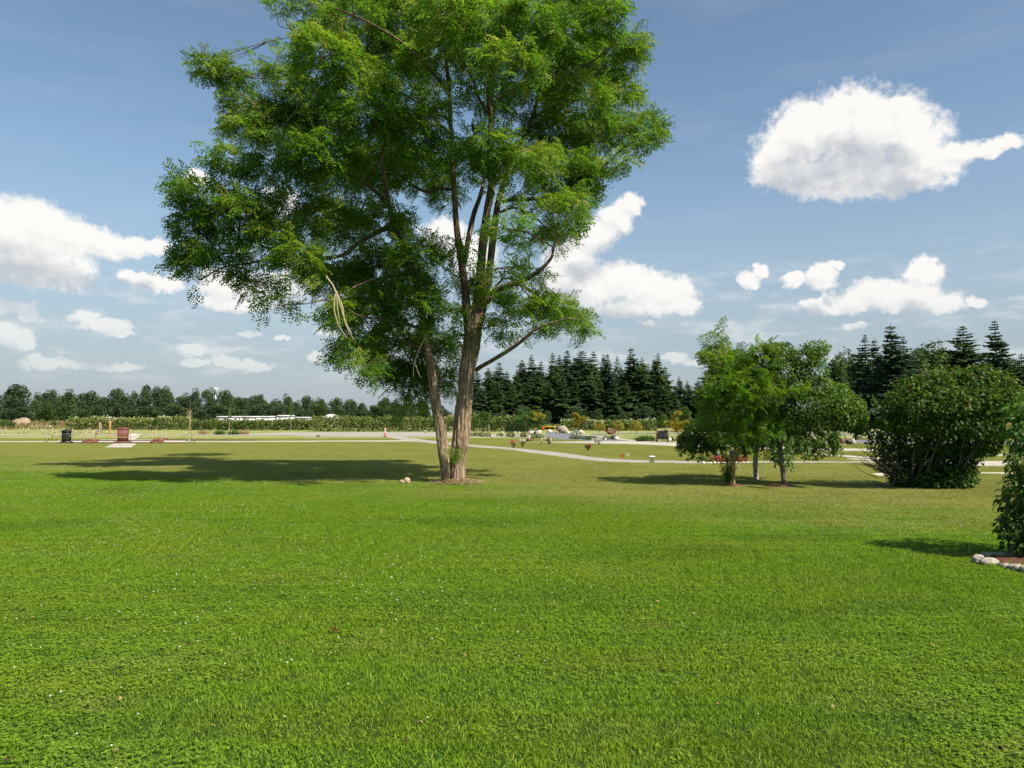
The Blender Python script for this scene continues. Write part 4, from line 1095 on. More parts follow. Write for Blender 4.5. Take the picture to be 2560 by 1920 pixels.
def umbrella(label, x, ybase, ytop, hw):
    g = G(x, ybase); k = g[1] / F; h = (ybase - ytop) * k
    t = thing("umbrella_sapling", label, "sapling", g)
    tb, cm = MB(), MB()
    tube(tb, [(0, 0, 0), (0, 0, h * .8)], [.04, .02], 6)
    leafcloud(cm, (0, 0, h * .55), (hw * k * .45, hw * k * .45, h * .16), 260, .16, .1, tint=(0, .5))
    for a, L, up in ((0.2, 1, .12), (3.3, 1, .12), (1.4, .6, .25), (4.4, .6, .3), (2.4, .8, .2), (5.4, .7, .2)):
        o_ = np.array([math.cos(a), math.sin(a) * .6, 0]) * hw * k * L
        pts = spline([(0, 0, h * .68), tuple(o_ * .5 + [0, 0, h * (.76 + up * .5)]), tuple(o_ + [0, 0, h * (.70 + up * .4)])], 14)
        tube(tb, pts, np.linspace(.02, .006, 14), 4)
        for p in pts[4:]: leafcloud(cm, p, (.12, .12, .08), 26, .15, .08, tint=(.4, 1))
    for ox in (-.03, .06): leafcloud(cm, (ox * 8, 0, h * .95), (.08, .08, h * .07), 30, .14, .06, tint=(.1, .5))
    cm.build("crown", M_sap, t); tb.build("trunk", M_sbark, t, smooth=True)
    for a in (.5, 2.9):
        sb_ = MB(); tube(sb_, [(.45 * math.cos(a), .4 * math.sin(a), 0), (.4 * math.cos(a), .35 * math.sin(a), 1.1)], .025, 6, cap=True); sb_.build("stake", M_stake, t)
umbrella("umbrella shaped sapling with drooping arms, right beside the locust trunk", 1213, 1089, 1027, 20)
RND = [(0, .80, .75, .20), (-.4, .62, .6, .16), (.4, .66, .6, .17), (.05, .94, .4, .08)]
COL = [(0, .45, .75, .16), (0, .62, .9, .16), (0, .78, .7, .14), (0, .92, .35, .09)]
sapling("sapling", "small green sapling between the locust trunk and the umbrella sapling", 1188, 1088, 1044, 12, RND, n=200, stakes=1)
sapling("sapling", "green sapling with stepped leafy boughs in front of the conifers", 1316, 1093, 1024, 24, [(-.55, .93, .35, .08), (-.4, .78, .45, .12), (.15, .72, .55, .14), (.5, .86, .4, .1), (0, .52, .8, .14), (-.2, .62, .5, .1)], n=260)
yt_ = sapling("yellow_tree", "small tree with golden yellow top and green lower leaves beside the barrier gate", 1343, 1093, 1027, 22, [(-.5, .90, .4, .1), (.1, .85, .5, .1), (.6, .78, .4, .08), (-.2, .74, .5, .1)], mat=M_gold, n=260)
gm = MB(); kk = G(1343, 1093)[1] / F
for ux, uz, rx, rz in [(-.4, .5, .6, .12), (.4, .52, .6, .14), (0, .6, .7, .1)]: leafcloud(gm, (ux * 22 * kk, 0, uz * 66 * kk), (rx * 22 * kk, rx * 22 * kk, rz * 66 * kk), 260, .16, .09)
gm.build("lower_crown", M_sap, yt_)
def arching(label, x, ybase, arms, mat=M_gold, leaf=.16, stakes=0, extra=None):
    g = G(x, ybase); k = g[1] / F
    t = thing("golden_sapling", label, "sapling", g)
    tb, cm = MB(), MB()
    h0 = (ybase - min(a[1] for a in sum(arms, []))) * k
    tube(tb, [(0, 0, 0), (0, 0, h0 * .55)], [.04, .025], 6)
    for arm in arms:
        pts = spline([((ax - x) * k, rnd(-.1, .1), (ybase - ay) * k) for ax, ay in arm], 22)
        tube(tb, pts, np.linspace(.022, .006, 22), 4)
        for p in pts: leafcloud(cm, p + [0, 0, .03], (.16, .14, .10), 24, leaf, leaf * .5, tint=(.1, 1))
    if extra is not None:
        for ex, ey, er in extra: leafcloud(cm, ((ex - x) * k, 0, (ybase - ey) * k), (er * k, er * k, er * k * .8), 200, leaf, leaf * .5, tint=(.0, .6))
    cm.build("crown", mat, t); tb.build("trunk", M_sbark, t, smooth=True)
arching("golden sapling with arching plumes in front of the conifers", 1441, 1086, [[(1441,1068),(1440,1050),(1436,1034)], [(1441,1062),(1447,1048),(1466,1046)], [(1441,1060),(1446,1044),(1440,1036)], [(1441,1066),(1450,1052),(1462,1050)]], extra=[(1441, 1057, 9)])
arching("golden sapling with crooked upright plume beside the dark notice board", 1695, 1107, [[(1695,1075),(1690,1058),(1688,1042),(1700,1032)], [(1695,1075),(1682,1062),(1668,1056)], [(1695,1075),(1684,1066),(1670,1061)], [(1695,1075),(1706,1062),(1718,1056)], [(1695,1075),(1708,1066),(1720,1060)]], extra=[(1695, 1068, 8)])
GG = "young golden trees in the white hedge"
for x, lab in ((1498, "young golden tree in the white hedge, nearest the arching golden sapling"), (1547, "young golden tree in the middle of the white hedge"), (1591, "young golden tree in the white hedge, nearest the notice board")):
    sapling("golden_tree", lab, x, 1091, 1052, 15, [(0, .72, .8, .2), (-.4, .6, .5, .14), (.4, .58, .5, .15), (0, .9, .4, .08)], mat=M_gold, n=210, group=GG)
sapling("sapling", "dense dark green round sapling behind the notice board", 1655, 1085, 1037, 17, [(0, .62, .9, .22), (-.3, .5, .7, .18), (.35, .52, .7, .18), (0, .82, .6, .16), (0, .95, .25, .07)], n=360)
sapling("sapling", "narrow pointed green tree right of the notice board", 1715, 1092, 1018, 15, COL + [(0, .35, .6, .12)], n=420)
sapling("sapling", "slender pale poplar sapling with bare stem behind the gravel road", 727, 1078, 1000, 7, [(0, .62, .8, .12), (0, .74, 1, .12), (0, .86, .7, .1), (0, .96, .35, .05)], n=170, leaf=.14)
sapling("sapling", "thin faint sapling in the hedge below the white buildings", 573, 1084, 1018, 8, [(0, .55, .7, .12), (0, .7, .8, .12), (.1, .86, .5, .1)], n=90, leaf=.14)
sapling("sapling", "dark green sapling in the hedge behind the gap between roped monuments", 388, 1076, 1048, 9, RND, n=160)
sapling("sapling", "dark green sapling between the fallen log and the white rock", 133, 1071, 1055, 6, RND, n=120)
for x, yb, yt, lab in [(8, 1074, 1050, "round green shrub at the left edge behind the roped posts"), (26, 1074, 1053, "dark green shrub right of the one at the left edge")]:
    sapling("shrub", lab, x, yb, yt, 11, [(0, .4, 1, .4), (.2, .7, .7, .3)], n=420, cat="shrub")
# leafless young tree
g = G(474, 1085); k = g[1] / F; t = thing("bare_sapling", "leafless pale young tree right of the roped monuments", "sapling", g)
mb = MB(); h = 72 * k
tube(mb, [(0, 0, 0), (.03, 0, h * .4), (0, 0, h)], [.05, .035, .006], 6)
for _ in range(16):
    z = rnd(.3, .85) * h; a = rnd(0, 6.28); L = rnd(.12, .25) * h
    tube(mb, spline([(0, 0, z), (math.cos(a) * L * .35, math.sin(a) * L * .35, z + L * .6), (math.cos(a) * L * .5, math.sin(a) * L * .5, z + L * 1.1)], 5), np.linspace(.016, .005, 5), 4)
mb.build("trunk", M_stake, t)
# staked tree behind the weeping trees
g = G(2080, 1127); k = g[1] / F; t = thing("staked_sapling", "young tree held by three wooden stakes behind the right weeping tree", "sapling", g)
mb = MB(); tube(mb, [(0, 0, .02), (.02, 0, 40 * k), (-.03, 0, 60 * k)], [.03, .02, .01], 6); mb.build("trunk", M_sbark, t)
cm = MB()
for ox, oz in ((-14, 43), (12, 41), (-3, 57)): leafcloud(cm, (ox * k, 0, oz * k), (.12, .1, .07), 40, .12, .06)
leafcloud(cm, (0, 0, 66 * k), (.35, .35, .2), 160, .12, .06); cm.build("crown", M_gold, t)
for ox, oy in ((-.17, -.15), (.17, -.15), (0, .3)):
    mb = MB(); tube(mb, [(ox * 1.0, oy, 0), (ox * .6, oy * .6, 34 * k)], .022, 6, cap=True); mb.build("stake", M_stake, t)
# low round shrubs in the bed along the road
SG = "low clipped shrubs along the road"
sm = MB(); leafcloud(sm, (0, 0, .16), (.34, .3, .2), 420, .08, .05, tint=(.1, .8)); tube(sm, [(0, 0, 0), (0, 0, .1)], .05, 5); shm = sm.mesh("clipped_shrub", M_hedge)
for x, y in [(1182,1090),(1194,1090),(1205,1091.5),(1220,1091.5),(1250,1091),(1276,1092),(1309,1092),(1336,1095),(1349,1095),(1433,1098.5),(1446,1098.5),(1466,1100),(1479,1100),(1518,1099.5)]:
    o = bpy.data.objects.new("clipped_shrub", shm); scene.collection.objects.link(o); o.location = G(x, y); o.rotation_euler = (0, 0, rnd(0, 6)); o.scale = (rnd(.8, 1.3),) * 2 + (rnd(.8, 1.2),)
    tag(o, "low round green shrub in the row along the road", "shrub", SG)
CYG = "row of columnar cypresses"
cy = MB(); leafcloud(cy, (0, 0, .75), (.16, .16, .78), 420, .12, .05, tint=(0, .5)); cym = cy.mesh("cypress_foliage", M_fir); tm_ = MB(); tube(tm_, [(0, 0, 0), (0, 0, .6)], .03, 5); tmm = tm_.mesh("cypress_stem", M_sbark)
for x in np.arange(1266, 1322, 4.6):
    r_ = thing("cypress", "slim dark columnar cypress in the row below the dirt heap", "cypress", G(x, 1081.5), CYG); r_.scale = (1, 1, rnd(.75, 1.05))
    for pn, me in (("foliage", cym), ("stem", tmm)):
        o = bpy.data.objects.new(pn, me); scene.collection.objects.link(o); o.parent = r_
    rnd(0, 1)
# ornamental grasses under the notice board, weeds on the left bed
for x, y, mat, lab in [(1622, 1103, M_sap, "clump of green grasses with yellow heads left of the notice board"), (1606, 1104, M_sap, "low green grass clump at the tip of the road"), (508, 1086, M_straw, "withered brown fern clump right of the bare young tree"), (548, 1087, M_sap, "small green plant below the hedge right of the withered fern"), (585, 1087, M_sap, "second green plant below the hedge, under the white buildings"), (610, 1086, M_straw, "brown dried flower patch below the hedge"), (1710, 1103, M_sap, "grass clump right of the notice board")]:
    mb = MB(); n = 300; leaf_quads(mb, np.stack([R.normal(size=n) * .25, R.normal(size=n) * .2, np.zeros(n)], -1), R.normal(size=(n, 3)) * .4 + [0, 0, 1], rdirs(n), R.uniform(.25, .6, n), R.uniform(.02, .06, n), R.random(n), fold=.1)
    tag(mb.build("grass_clump", mat, loc=G(x, y)), lab, "plant")

# ------------------------------------------------------------------ roped monuments on the left
M_black = solid_mat("black_stone", (0.010, 0.010, 0.011), (0.022, 0.021, 0.021), scale=8, rough=.35, spec=.5, bump=.1)
M_red = solid_mat("red_brown_stone", (0.155, 0.055, 0.040), (0.21, 0.080, 0.060), scale=12, rough=.6, bump=.1)
M_brick = solid_mat("red_paver", (0.20, 0.075, 0.045), (0.30, 0.12, 0.075), scale=14, rough=.9, bump=.4)
M_post = solid_mat("pale_post", (0.27, 0.235, 0.14), (0.40, 0.35, 0.22), scale=10, rough=.8, bump=.1)
M_rope = solid_mat("yellow_rope", (0.32, 0.28, 0.12), (0.44, 0.385, 0.18), scale=30, rough=.9, bump=.2)
g = G(166, 1107); k = g[1] / F
t = thing("black_monument", "black stone monument with flared pagoda cap inside the left rope enclosure", "monument", g, rz=math.atan2(-g[0], g[1]))
mb = MB(); box(mb, (0, 0, 0), (28 * k, 24 * k, 4.2 * k), bev=.02); mb.build("plinth", M_black, t)
mb = MB(); box(mb, (0, 0, 4.2 * k + .003), (21 * k, 20 * k, 24 * k), bev=.015); mb.build("body", M_black, t)
mb = MB(); zc = 28.3 * k
v = []
for hw, z in ((13.3 * k, zc), (13.3 * k, zc + 1.0 * k), (7.5 * k, zc + 3.6 * k), (3 * k, zc + 5.2 * k)): v += [(-hw, -hw, z), (hw, -hw, z), (hw, hw, z), (-hw, hw, z)]
mb.add(v, [(i * 4 + j, i * 4 + (j + 1) % 4, (i + 1) * 4 + (j + 1) % 4, (i + 1) * 4 + j) for i in range(3) for j in range(4)] + [(3, 2, 1, 0), (12, 13, 14, 15)]); mb.build("cap", M_black, t)
mb = MB(); lathe(mb, [(2.2 * k, zc + 5.2 * k), (1.4 * k, zc + 5.8 * k), (2.3 * k, zc + 7 * k), (.9 * k, zc + 8.3 * k), (.05 * k, zc + 10 * k)], sides=12); mb.build("finial", M_black, t, smooth=True)
g = G(307, 1107.5); k = g[1] / F
t = thing("red_monument", "red brown stone monument with flat projecting cap behind the concrete slab", "monument", g, rz=math.atan2(-g[0], g[1]))
mb = MB(); box(mb, (0, 0, 0), (41 * k, 26 * k, 4.5 * k), bev=.02); mb.build("plinth", M_red, t)
mb = MB(); box(mb, (0, 0, 4.5 * k + .003), (25.5 * k, 20 * k, 29 * k), bev=.012); mb.build("body", M_red, t)
mb = MB(); box(mb, (0, 0, 33.6 * k), (28 * k, 23 * k, 2.2 * k), bev=.015); box(mb, (0, 0, 35.8 * k + .003), (26 * k, 21 * k, 2.0 * k), bev=.03); mb.build("cap", M_red, t)
posts = [(117.2,1080,1106),(130.7,1070,1097.5),(141,1076,1102),(206.6,1077,1108),(216,1074,1103),(230.5,1076,1104),(233.6,1076,1109),(239.3,1074,1103),(326,1074,1108),(380.9,1077,1109),(390.6,1075,1102),(404,1077,1109),(413,1074,1102),(479.6,1077,1103),(486.3,1081,1109),
         (124.5,1071,1080.5),(181.6,1072,1086),(226,1070,1083),(48,1071,1086),(58,1070,1085),(64,1072,1086),(14,1072,1085),(2,1074,1086),(73,1071,1083),(108.7,1072,1087)]
pl = ["front left corner of the black monument's rope enclosure", "back left corner of the black monument's rope enclosure", "left of the black monument, nearest to its side", "right of the black monument at the front edge", "right of the black monument, set back", "left one of the tight trio between the two monuments", "front one of the tight trio between the two monuments", "right one of the tight trio between the two monuments", "touching the right side of the red monument", "front one of the pair right of the red monument", "back one of the pair right of the red monument", "front left corner of the empty right enclosure", "back left corner of the empty right enclosure", "back right corner of the empty right enclosure", "front right corner of the empty right enclosure",
      "far behind the black monument, left of it", "far behind the black monument, right of it", "far back, behind the tight trio of posts", "left half, in front of the log's left end", "left half, right of the shrubs, near the log", "left half, close to the log's left end", "at the left edge by the dark shrub", "cut by the left edge of the picture", "left half, in front of the white rocks", "below the gap between log and white rock"]
tops = []
for (x, y0, y1), lab in zip(posts, pl):
    g = G(x, y1); k = g[1] / F; h = (y1 - y0) * k
    t = thing("rope_post", "pale wooden rope post " + lab, "post", g, "pale rope posts round the monuments")
    mb = MB(); tube(mb, [(0, 0, 0), (rnd(-.02, .02), 0, h)], [.036, .032], 8, cap=True); mb.build("post", M_post, t)
    mb = MB(); lathe(mb, [(.033, h + .002), (.038, h + .015), (.034, h + .04), (.002, h + .055)], sides=8); mb.build("knob", M_post, t, smooth=True)
    tops.append(g + [0, 0, h * .93])
rl = [(0, 3, .32, "yellow rope sagging across the front of the black monument"), (0, 1, .3, "rope at the left end of the black monument's enclosure"), (1, 2, .25, "short rope left of the black monument"), (2, 4, .12, "rope running behind the black monument"), (3, 4, .3, "short hanging rope right of the black monument"), (5, 7, .2, "short rope within the tight trio of posts"), (7, 8, .25, "yellow rope between the trio of posts and the red monument"), (6, 9, .42, "long low rope across the front of the red monument"), (8, 10, .28, "yellow rope right of the red monument"), (9, 10, .2, "short rope joining the pair right of the red monument"), (12, 13, .38, "back rope of the empty right enclosure"), (11, 14, .36, "front rope of the empty right enclosure"), (13, 14, .25, "short rope at the right end of the empty enclosure"),
      (15, 16, .15, "far rope behind the black monument"), (16, 17, .2, "far rope right behind the black monument"), (18, 19, .12, "rope between two posts near the log"), (19, 21, .15, "rope running toward the left edge"), (20, 23, .1, "rope in front of the white rocks")]
for a, b_, sag, lab in rl:
    p, q = tops[a], tops[b_]; u = np.linspace(0, 1, 17)[:, None]
    pts = p + (q - p) * u; pts[:, 2] -= (4 * u * (1 - u))[:, 0] * sag
    mb = MB(); tube(mb, pts - pts[0], .026, 6); o = mb.build("rope", M_rope, smooth=True, loc=pts[0]); tag(o, lab, "rope", "yellow ropes hung between the posts")
for x0, x1, y, h, lab in [(214, 239, 1107, .28, "red brick step between the two monuments"), (380, 404, 1108, .28, "red brick step at the front right of the red monument"), (392, 414, 1102, .22, "red brick step set back behind the right pair of posts")]:
    g = G((x0 + x1) / 2, y); k = g[1] / F; mb = MB(); box(mb, (0, 0, 0), ((x1 - x0) * k, .8, h * .55), bev=.02); box(mb, (0, .25, h * .55 + .003), ((x1 - x0) * k, .4, h * .45), bev=.02)
    tag(mb.build("brick_step", M_brick, loc=g), lab, "step")
M_edge = solid_mat("dark_timber", (0.06, 0.045, 0.035), (0.12, 0.09, 0.065), scale=6, bump=.3)
for x0, x1, y, lab in [(182, 214, 1102.6, "dark timber edging behind the black monument's pad"), (240, 380, 1102.8, "long dark timber edging behind the red monument"), (416, 640, 1101.8, "dark timber edging running right from the empty enclosure"), (140, 470, 1108.8, "dark timber edging along the front of the stone pad")]:
    a, b_ = G(x0, y), G(x1, y); mb = MB(); box(mb, (0, 0, 0), (b_[0] - a[0], .12, .10), bev=.015); tag(mb.build("timber_edging", M_edge, loc=(a + b_) / 2), lab, "edging")
# carved posts, small dark figure, log, rocks
M_cedar = solid_mat("orange_cedar", (0.36, 0.17, 0.055), (0.52, 0.28, 0.10), scale=9, stretch=(1, 1, .2), bump=.4)
for x, y0, y1, w, lab in [(274.5, 1050, 1094, 4.6, "orange cedar pole with dark cap left of the red monument"), (248.5, 1055, 1087, 4.0, "weathered orange pole set behind the cedar pole")]:
    g = G(x, y1); k = g[1] / F; h = (y1 - y0) * k
    t = thing("cedar_pole", lab, "pole", g)
    mb = MB(); lathe(mb, [(w * k * .55, 0), (w * k * .5, h * .2), (w * k * .46, h * .5), (w * k * .5, h * .75), (w * k * .44, h * .96), (.001, h * .961)], sides=12); mb.build("shaft", M_cedar, t, smooth=True)
    mb = MB(); lathe(mb, [(w * k * .52, h * .962), (w * k * .5, h), (.001, h * 1.01)], sides=12); mb.build("cap", M_edge, t)
M_blue_grey = solid_mat("blue_grey_stone", (0.10, 0.12, 0.15), (0.19, 0.21, 0.24), scale=8, bump=.3)
for x, y, w, h, lab in [(252.5, 1085, .22, 1.25, "slim blue grey standing stone beside the weathered pole"), (244, 1088, .3, .55, "short dark grey stone left of the weathered pole")]:
    mb = MB(); rock(mb, (0, 0, h * .47), (w, w * .8, h), int(x), rough=.4); tag(mb.build("standing_stone", M_blue_grey, loc=G(x, y)), lab, "stone")
M_log = solid_mat("weathered_log", (0.22, 0.17, 0.12), (0.38, 0.31, 0.23), scale=6, stretch=(.2, 1, 1), bump=.5)
a, b_ = G(74, 1073), G(128, 1071.5); mb = MB(); L = b_ - a; u = np.linspace(0, 1, 14)[:, None]
tube(mb, L * u - L / 2 + [0, 0, .24], .25 * (1 + .1 * np.sin(u[:, 0] * 9)), 14, cap=True); tag(mb.build("fallen_log", M_log, smooth=False, loc=(a + b_) / 2), "weathered grey brown log lying behind the posts at the left", "log")
M_rock = solid_mat("pale_rock", (0.44, 0.40, 0.34), (0.62, 0.58, 0.50), scale=5, rough=.85, bump=.5)
M_tan = solid_mat("tan_rock", (0.26, 0.21, 0.15), (0.42, 0.36, 0.28), scale=4, rough=.9, bump=.6)
rocks = [(150.5,1069,.30,M_rock,"white oval rock right of the log"),(70,1074,.32,M_rock,"pale rock at the left end of the log"),(93,1073.5,.2,M_rock,"small white rock in front of the log's middle"),(104,1076,.24,M_rock,"white rock in front of the log, nearest to the camera"),(114,1074,.24,M_rock,"small pale rock at the log's right part"),(4,1078,.4,M_tan,"tan rock cut by the left edge"),(463.5,1083.5,.26,M_rock,"white rock at the foot of the bare young tree"),(473,1082.5,.2,M_rock,"small white rock just right of the bare young tree's foot"),(137.5,1076.5,.24,M_rock,"pale rock behind the left of the black monument"),(266,1081,.22,M_rock,"pale rock in the grass left of the cedar pole"),(472,1103,.2,M_rock,"flat pale stone at the right end of the stone pad"),
         (1374,1083,.62,M_rock,"flat pale boulder on the road left of the big tan boulder"),(1392,1083,.36,M_rock,"small white boulder touching the big tan boulder"),(1406,1083.5,1.35,M_tan,"big tan boulder at the road side below the white hedge"),(1420,1084,.5,M_rock,"pale flat stone right of the big tan boulder"),(1453,1085.5,.7,M_rock,"pile like pale stone right of the curved grey stone"),(1513,1100.5,.28,M_rock,"white stone beside the road's lower kerb"),(1541,1101.2,.52,M_rock,"rounded pale stone at the kerb below the maroon flowers"),(1672,1079,.5,M_tan,"tan boulder behind the right post of the notice board"),(1664,1078,.4,M_blue_grey,"grey boulder seen behind the notice board"),
         (1256,1083.5,.36,M_rock,"white stone at the foot of the cypress row, leftmost"),(1288,1083.5,.3,M_rock,"white stone at the middle of the cypress row"),(1298,1083,.26,M_rock,"small pale stone near the cypress row's right end"),(1230,1094,.3,M_rock,"pinkish white stone at the edge of the clipped shrubs"),(1246,1094.5,.26,M_rock,"small white stone right of the pinkish one")]
for q, (x, y, w, mat, lab) in enumerate(rocks):
    mb = MB(); rock(mb, (0, 0, w * .28), (w, w * .75, w * .72), 60 + q, rough=.45); tag(mb.build("rock", mat, loc=G(x, y)), lab, "rock")
g = G(1436, 1087.5); mb = MB(); k = g[1] / F   # curved standing stone
pts = spline([(-.42, 0, 0), (-.2, 0, .16), (.02, 0, .34), (.12, 0, .52), (.22, 0, .5)], 16)
tube(mb, pts * [1, 1, 1.0], np.linspace(.10, .06, 16), 9, cap=True); tube(mb, [(.22, 0, .5), (.24, 0, .25), (.25, 0, 0)], [.07, .09, .1], 9, cap=True)
tag(mb.build("curved_stone", M_blue_grey, loc=g, smooth=True), "curved grey leaning stone at the road side", "stone")

# ------------------------------------------------------------------ things along the road
M_orange = solid_mat("orange_plastic", (0.62, 0.085, 0.035), (0.70, 0.12, 0.05), scale=5, rough=.5, bump=.02)
M_wplastic = solid_mat("white_plastic", (0.70, 0.70, 0.68), (0.80, 0.80, 0.78), scale=4, rough=.45, bump=.02)
g = G(962.5, 1093); k = g[1] / F; h = 24 * k
t = thing("tube_bollard", "orange tube bollard with white bands standing on the gravel road", "bollard", g)
mb = MB(); box(mb, (0, 0, 0), (.32, .32, .06), bev=.02); mb.build("base", M_black, t)
mb = MB(); lathe(mb, [(.075, .063), (.065, h * .96), (.04, h), (.001, h)], sides=12); mb.build("tube", M_orange, t, smooth=True)
for z in (.5, .74): mb = MB(); lathe(mb, [(.076, h * z), (.076, h * (z + .12))], sides=12); mb.build("reflective_band", M_wplastic, t)
def bucket(x, y, r_, h, lab, handle=True):
    g = G(x, y); t = thing("bucket", lab, "bucket", g)
    mb = MB(); lathe(mb, [(.001, .004), (r_ * .86, .004), (r_, h * .88), (r_ * 1.07, h * .88), (r_ * 1.07, h * .93), (r_, h * .93), (r_ * 1.0, h), (r_ * .94, h), (r_ * .84, h * .2), (.001, h * .18)], sides=20); mb.build("body", M_wplastic, t, smooth=False)
    a = np.linspace(.1, math.pi - .1, 12); mb = MB(); tube(mb, np.stack([np.cos(a) * r_ * 1.1, -np.sin(a) * r_ * .25 - .02, h * .9 - np.sin(a) * r_ * .9], -1), .006, 5); mb.build("handle", M_metal, t)
bucket(1630, 1157.5, .125, .30, "white plastic bucket standing on the near edge of the gravel path")
bucket(1063, 1083.5, .13, .32, "small white bucket on the road seen left of the locust trunk")
# barrier gate
g = G(1371, 1076); k = g[1] / F
t = thing("barrier_gate", "yellow barrier gate with orange post across the road", "gate", g)
mb = MB(); box(mb, (-13 * k, 0, 0), (.26, .26, .62), bev=.03); mb.build("post", M_orange, t)
M_yellow = solid_mat("yellow_paint", (0.60, 0.33, 0.03), (0.68, 0.40, 0.05), scale=5, rough=.5, bump=.05)
mb = MB(); box(mb, (3 * k, 0, .42), (30 * k, .09, .10), bev=.01); mb.build("rail", M_yellow, t)
mb = MB(); box(mb, (17 * k, 0, 0), (.1, .1, .55), bev=.01); mb.build("end_post", M_yellow, t)
# stone block wall left of the gate
g = G(1336, 1087); k = g[1] / F
t = thing("stone_plinth", "low pale stone wall with dark plaque beside the yellow tree", "wall", g)
mb = MB(); box(mb, (-4 * k, 0, 0), (20 * k, .5, 10 * k), bev=.03); mb.build("block", M_rock, t)
mb = MB(); box(mb, (12 * k, .1, 0), (11 * k, .5, 11 * k), bev=.04); mb.build("block", M_rock, t)
mb = MB(); box(mb, (2 * k, -.28, .03), (5 * k, .06, 9 * k), bev=.01); mb.build("plaque", M_black, t)
# notice board
M_board = solid_mat("slate_board", (0.055, 0.065, 0.060), (0.085, 0.095, 0.090), scale=4, rough=.5, bump=.05)
M_rpost = solid_mat("rust_brown_post", (0.14, 0.055, 0.03), (0.22, 0.09, 0.05), scale=8, bump=.2)
g = G(1656, 1106); k = g[1] / F
t = thing("notice_board", "dark grey notice board on two brown posts beside the wide path", "notice board", g)
for s_ in (-1, 1): mb = MB(); box(mb, (s_ * 14 * k, 0, 0), (.09, .09, 30 * k), bev=.01); mb.build("post", M_rpost, t)
mb = MB(); box(mb, (0, 0, 8 * k), (26 * k, .06, 21 * k), bev=.01); mb.build("board", M_board, t)
mb = MB(); box(mb, (0, -.035, 18 * k), (26 * k, .02, .015)); mb.build("seam", M_black, t)
g = G(1660, 1104); t = thing("bench", "low white bench below the notice board", "bench", g)
mb = MB(); box(mb, (0, 0, .20), (.95, .32, .06), bev=.01); mb.build("seat", M_wplastic, t)
for s_ in (-1, 1): mb = MB(); box(mb, (s_ * .38, 0, 0), (.08, .28, .197), bev=.01); mb.build("leg", M_wplastic, t)
for x, y, w, h, lab in [(1676, 1103, .16, .22, "small white block right of the notice board"), (1681, 1102.5, .14, .3, "small dark block right of the notice board")]:
    mb = MB(); box(mb, (0, 0, 0), (w, w, h), bev=.02); tag(mb.build("marker_block", M_wplastic if "white" in lab else M_black, loc=G(x, y)), lab, "marker")
g = G(1700, 1081); mb = MB(); box(mb, (0, 0, 0), (.95, .4, .62), bev=.06, top=.92); tag(mb.build("stone_marker", M_tan, loc=g), "square tan stone marker behind the golden sapling", "stone marker")
g = G(1532, 1099); mb = MB(); box(mb, (0, 0, 0), (.3, .3, .35), bev=.03); box(mb, (.18, .02, .1), (.2, .26, .28), bev=.03); tag(mb.build("dark_planter", M_black, loc=g), "small dark planter on the grass below the maroon flowers", "planter")
# wooden post, red post, little box
for x, y0, y1, w, mat, lab in [(1354, 1094, 1110.5, .10, M_stake, "thin weathered post in the grass left of the red brown post"), (1373, 1093, 1110.5, .18, M_rpost, "thick red brown post in the grass below the asphalt road"), (1376.5, 1094.5, 1110.5, .08, M_rock, "thin pale post touching the red brown post")]:
    g = G(x, y1); h = (y1 - y0) * g[1] / F; mb = MB(); box(mb, (0, 0, 0), (w, w, h), bev=.012); tag(mb.build("marker_post", mat, loc=g), lab, "post")
g = G(1323, 1103.5); t = thing("planter_box", "dark planter with red brown flowers and a white candle", "planter", g)
mb = MB(); box(mb, (-.1, 0, 0), (.34, .26, .16), bev=.02, top=1.15); mb.build("box", M_black, t)
mb = MB(); leafcloud(mb, (.1, 0, .16), (.3, .16, .12), 160, .07, .05, tint=(0, 1)); mb.build("flowers", flower_mat("rust_petal", (.30, .07, .02), .5), t)
mb = MB(); lathe(mb, [(.035, .16), (.035, .36), (.02, .40), (.001, .41)], sides=10); mb.build("candle", M_wplastic, t)

# flower tributes: vase with bouquet
PET = {k: flower_mat(k + "_petal", col, .35) for k, col in dict(pink=(.62, .10, .12), white=(.72, .68, .58), orange=(.75, .22, .03), maroon=(.22, .02, .05), peach=(.60, .30, .20), dry=(.30, .18, .12)).items()}
M_vase = solid_mat("dark_vase", (0.05, 0.045, 0.03), (0.11, 0.10, 0.06), scale=9, rough=.5, bump=.1)
def bouquet(x, y1, y0, cols, lab, wide=1.0, lean=0.0):
    g = G(x, y1); k = g[1] / F; h = (y1 - y0) * k
    t = thing("flower_bouquet", lab, "flowers", g)
    mb = MB(); lathe(mb, [(.001, .002), (.05, .002), (.06, h * .12), (.04, h * .35), (.06, h * .42), (.05, h * .42), (.001, h * .3)], sides=12); mb.build("vase", M_vase, t, smooth=True)
    mb = MB()
    leafcloud(mb, (lean * .5, 0, h * .55), (.14 * wide, .1, h * .14), 70, .09, .05); mb.build("leaves", M_sap, t)
    for q, cname in enumerate(cols):
        mb = MB(); a = q * 2.2 + 1
        for _ in range(7):
            ce = np.array([lean + math.cos(a) * .11 * wide + rnd(-.08, .08) * wide, math.sin(a) * .06, h * rnd(.62, .95)])
            leafcloud(mb, ce, (.045, .045, .035), 26, .045, .04, tint=(0, 1), flat=.3)
        mb.build("flowers", PET[cname], t)
bouquet(1284, 1121, 1099, ("white", "pink", "peach"), "vase of white and pink flowers, left of its twin by the gravel path")
bouquet(1306.5, 1119, 1097, ("pink", "white", "white"), "vase of red and white flowers, right of its twin by the gravel path")
bouquet(1470, 1127.5, 1110, ("peach", "dry", "maroon"), "fading bunch of pinkish brown flowers in the grass left of the white bucket")
bouquet(1497, 1113, 1096, ("white", "white"), "spray of white flowers leaning over dark leaves in the grass", 1.8, -.12)
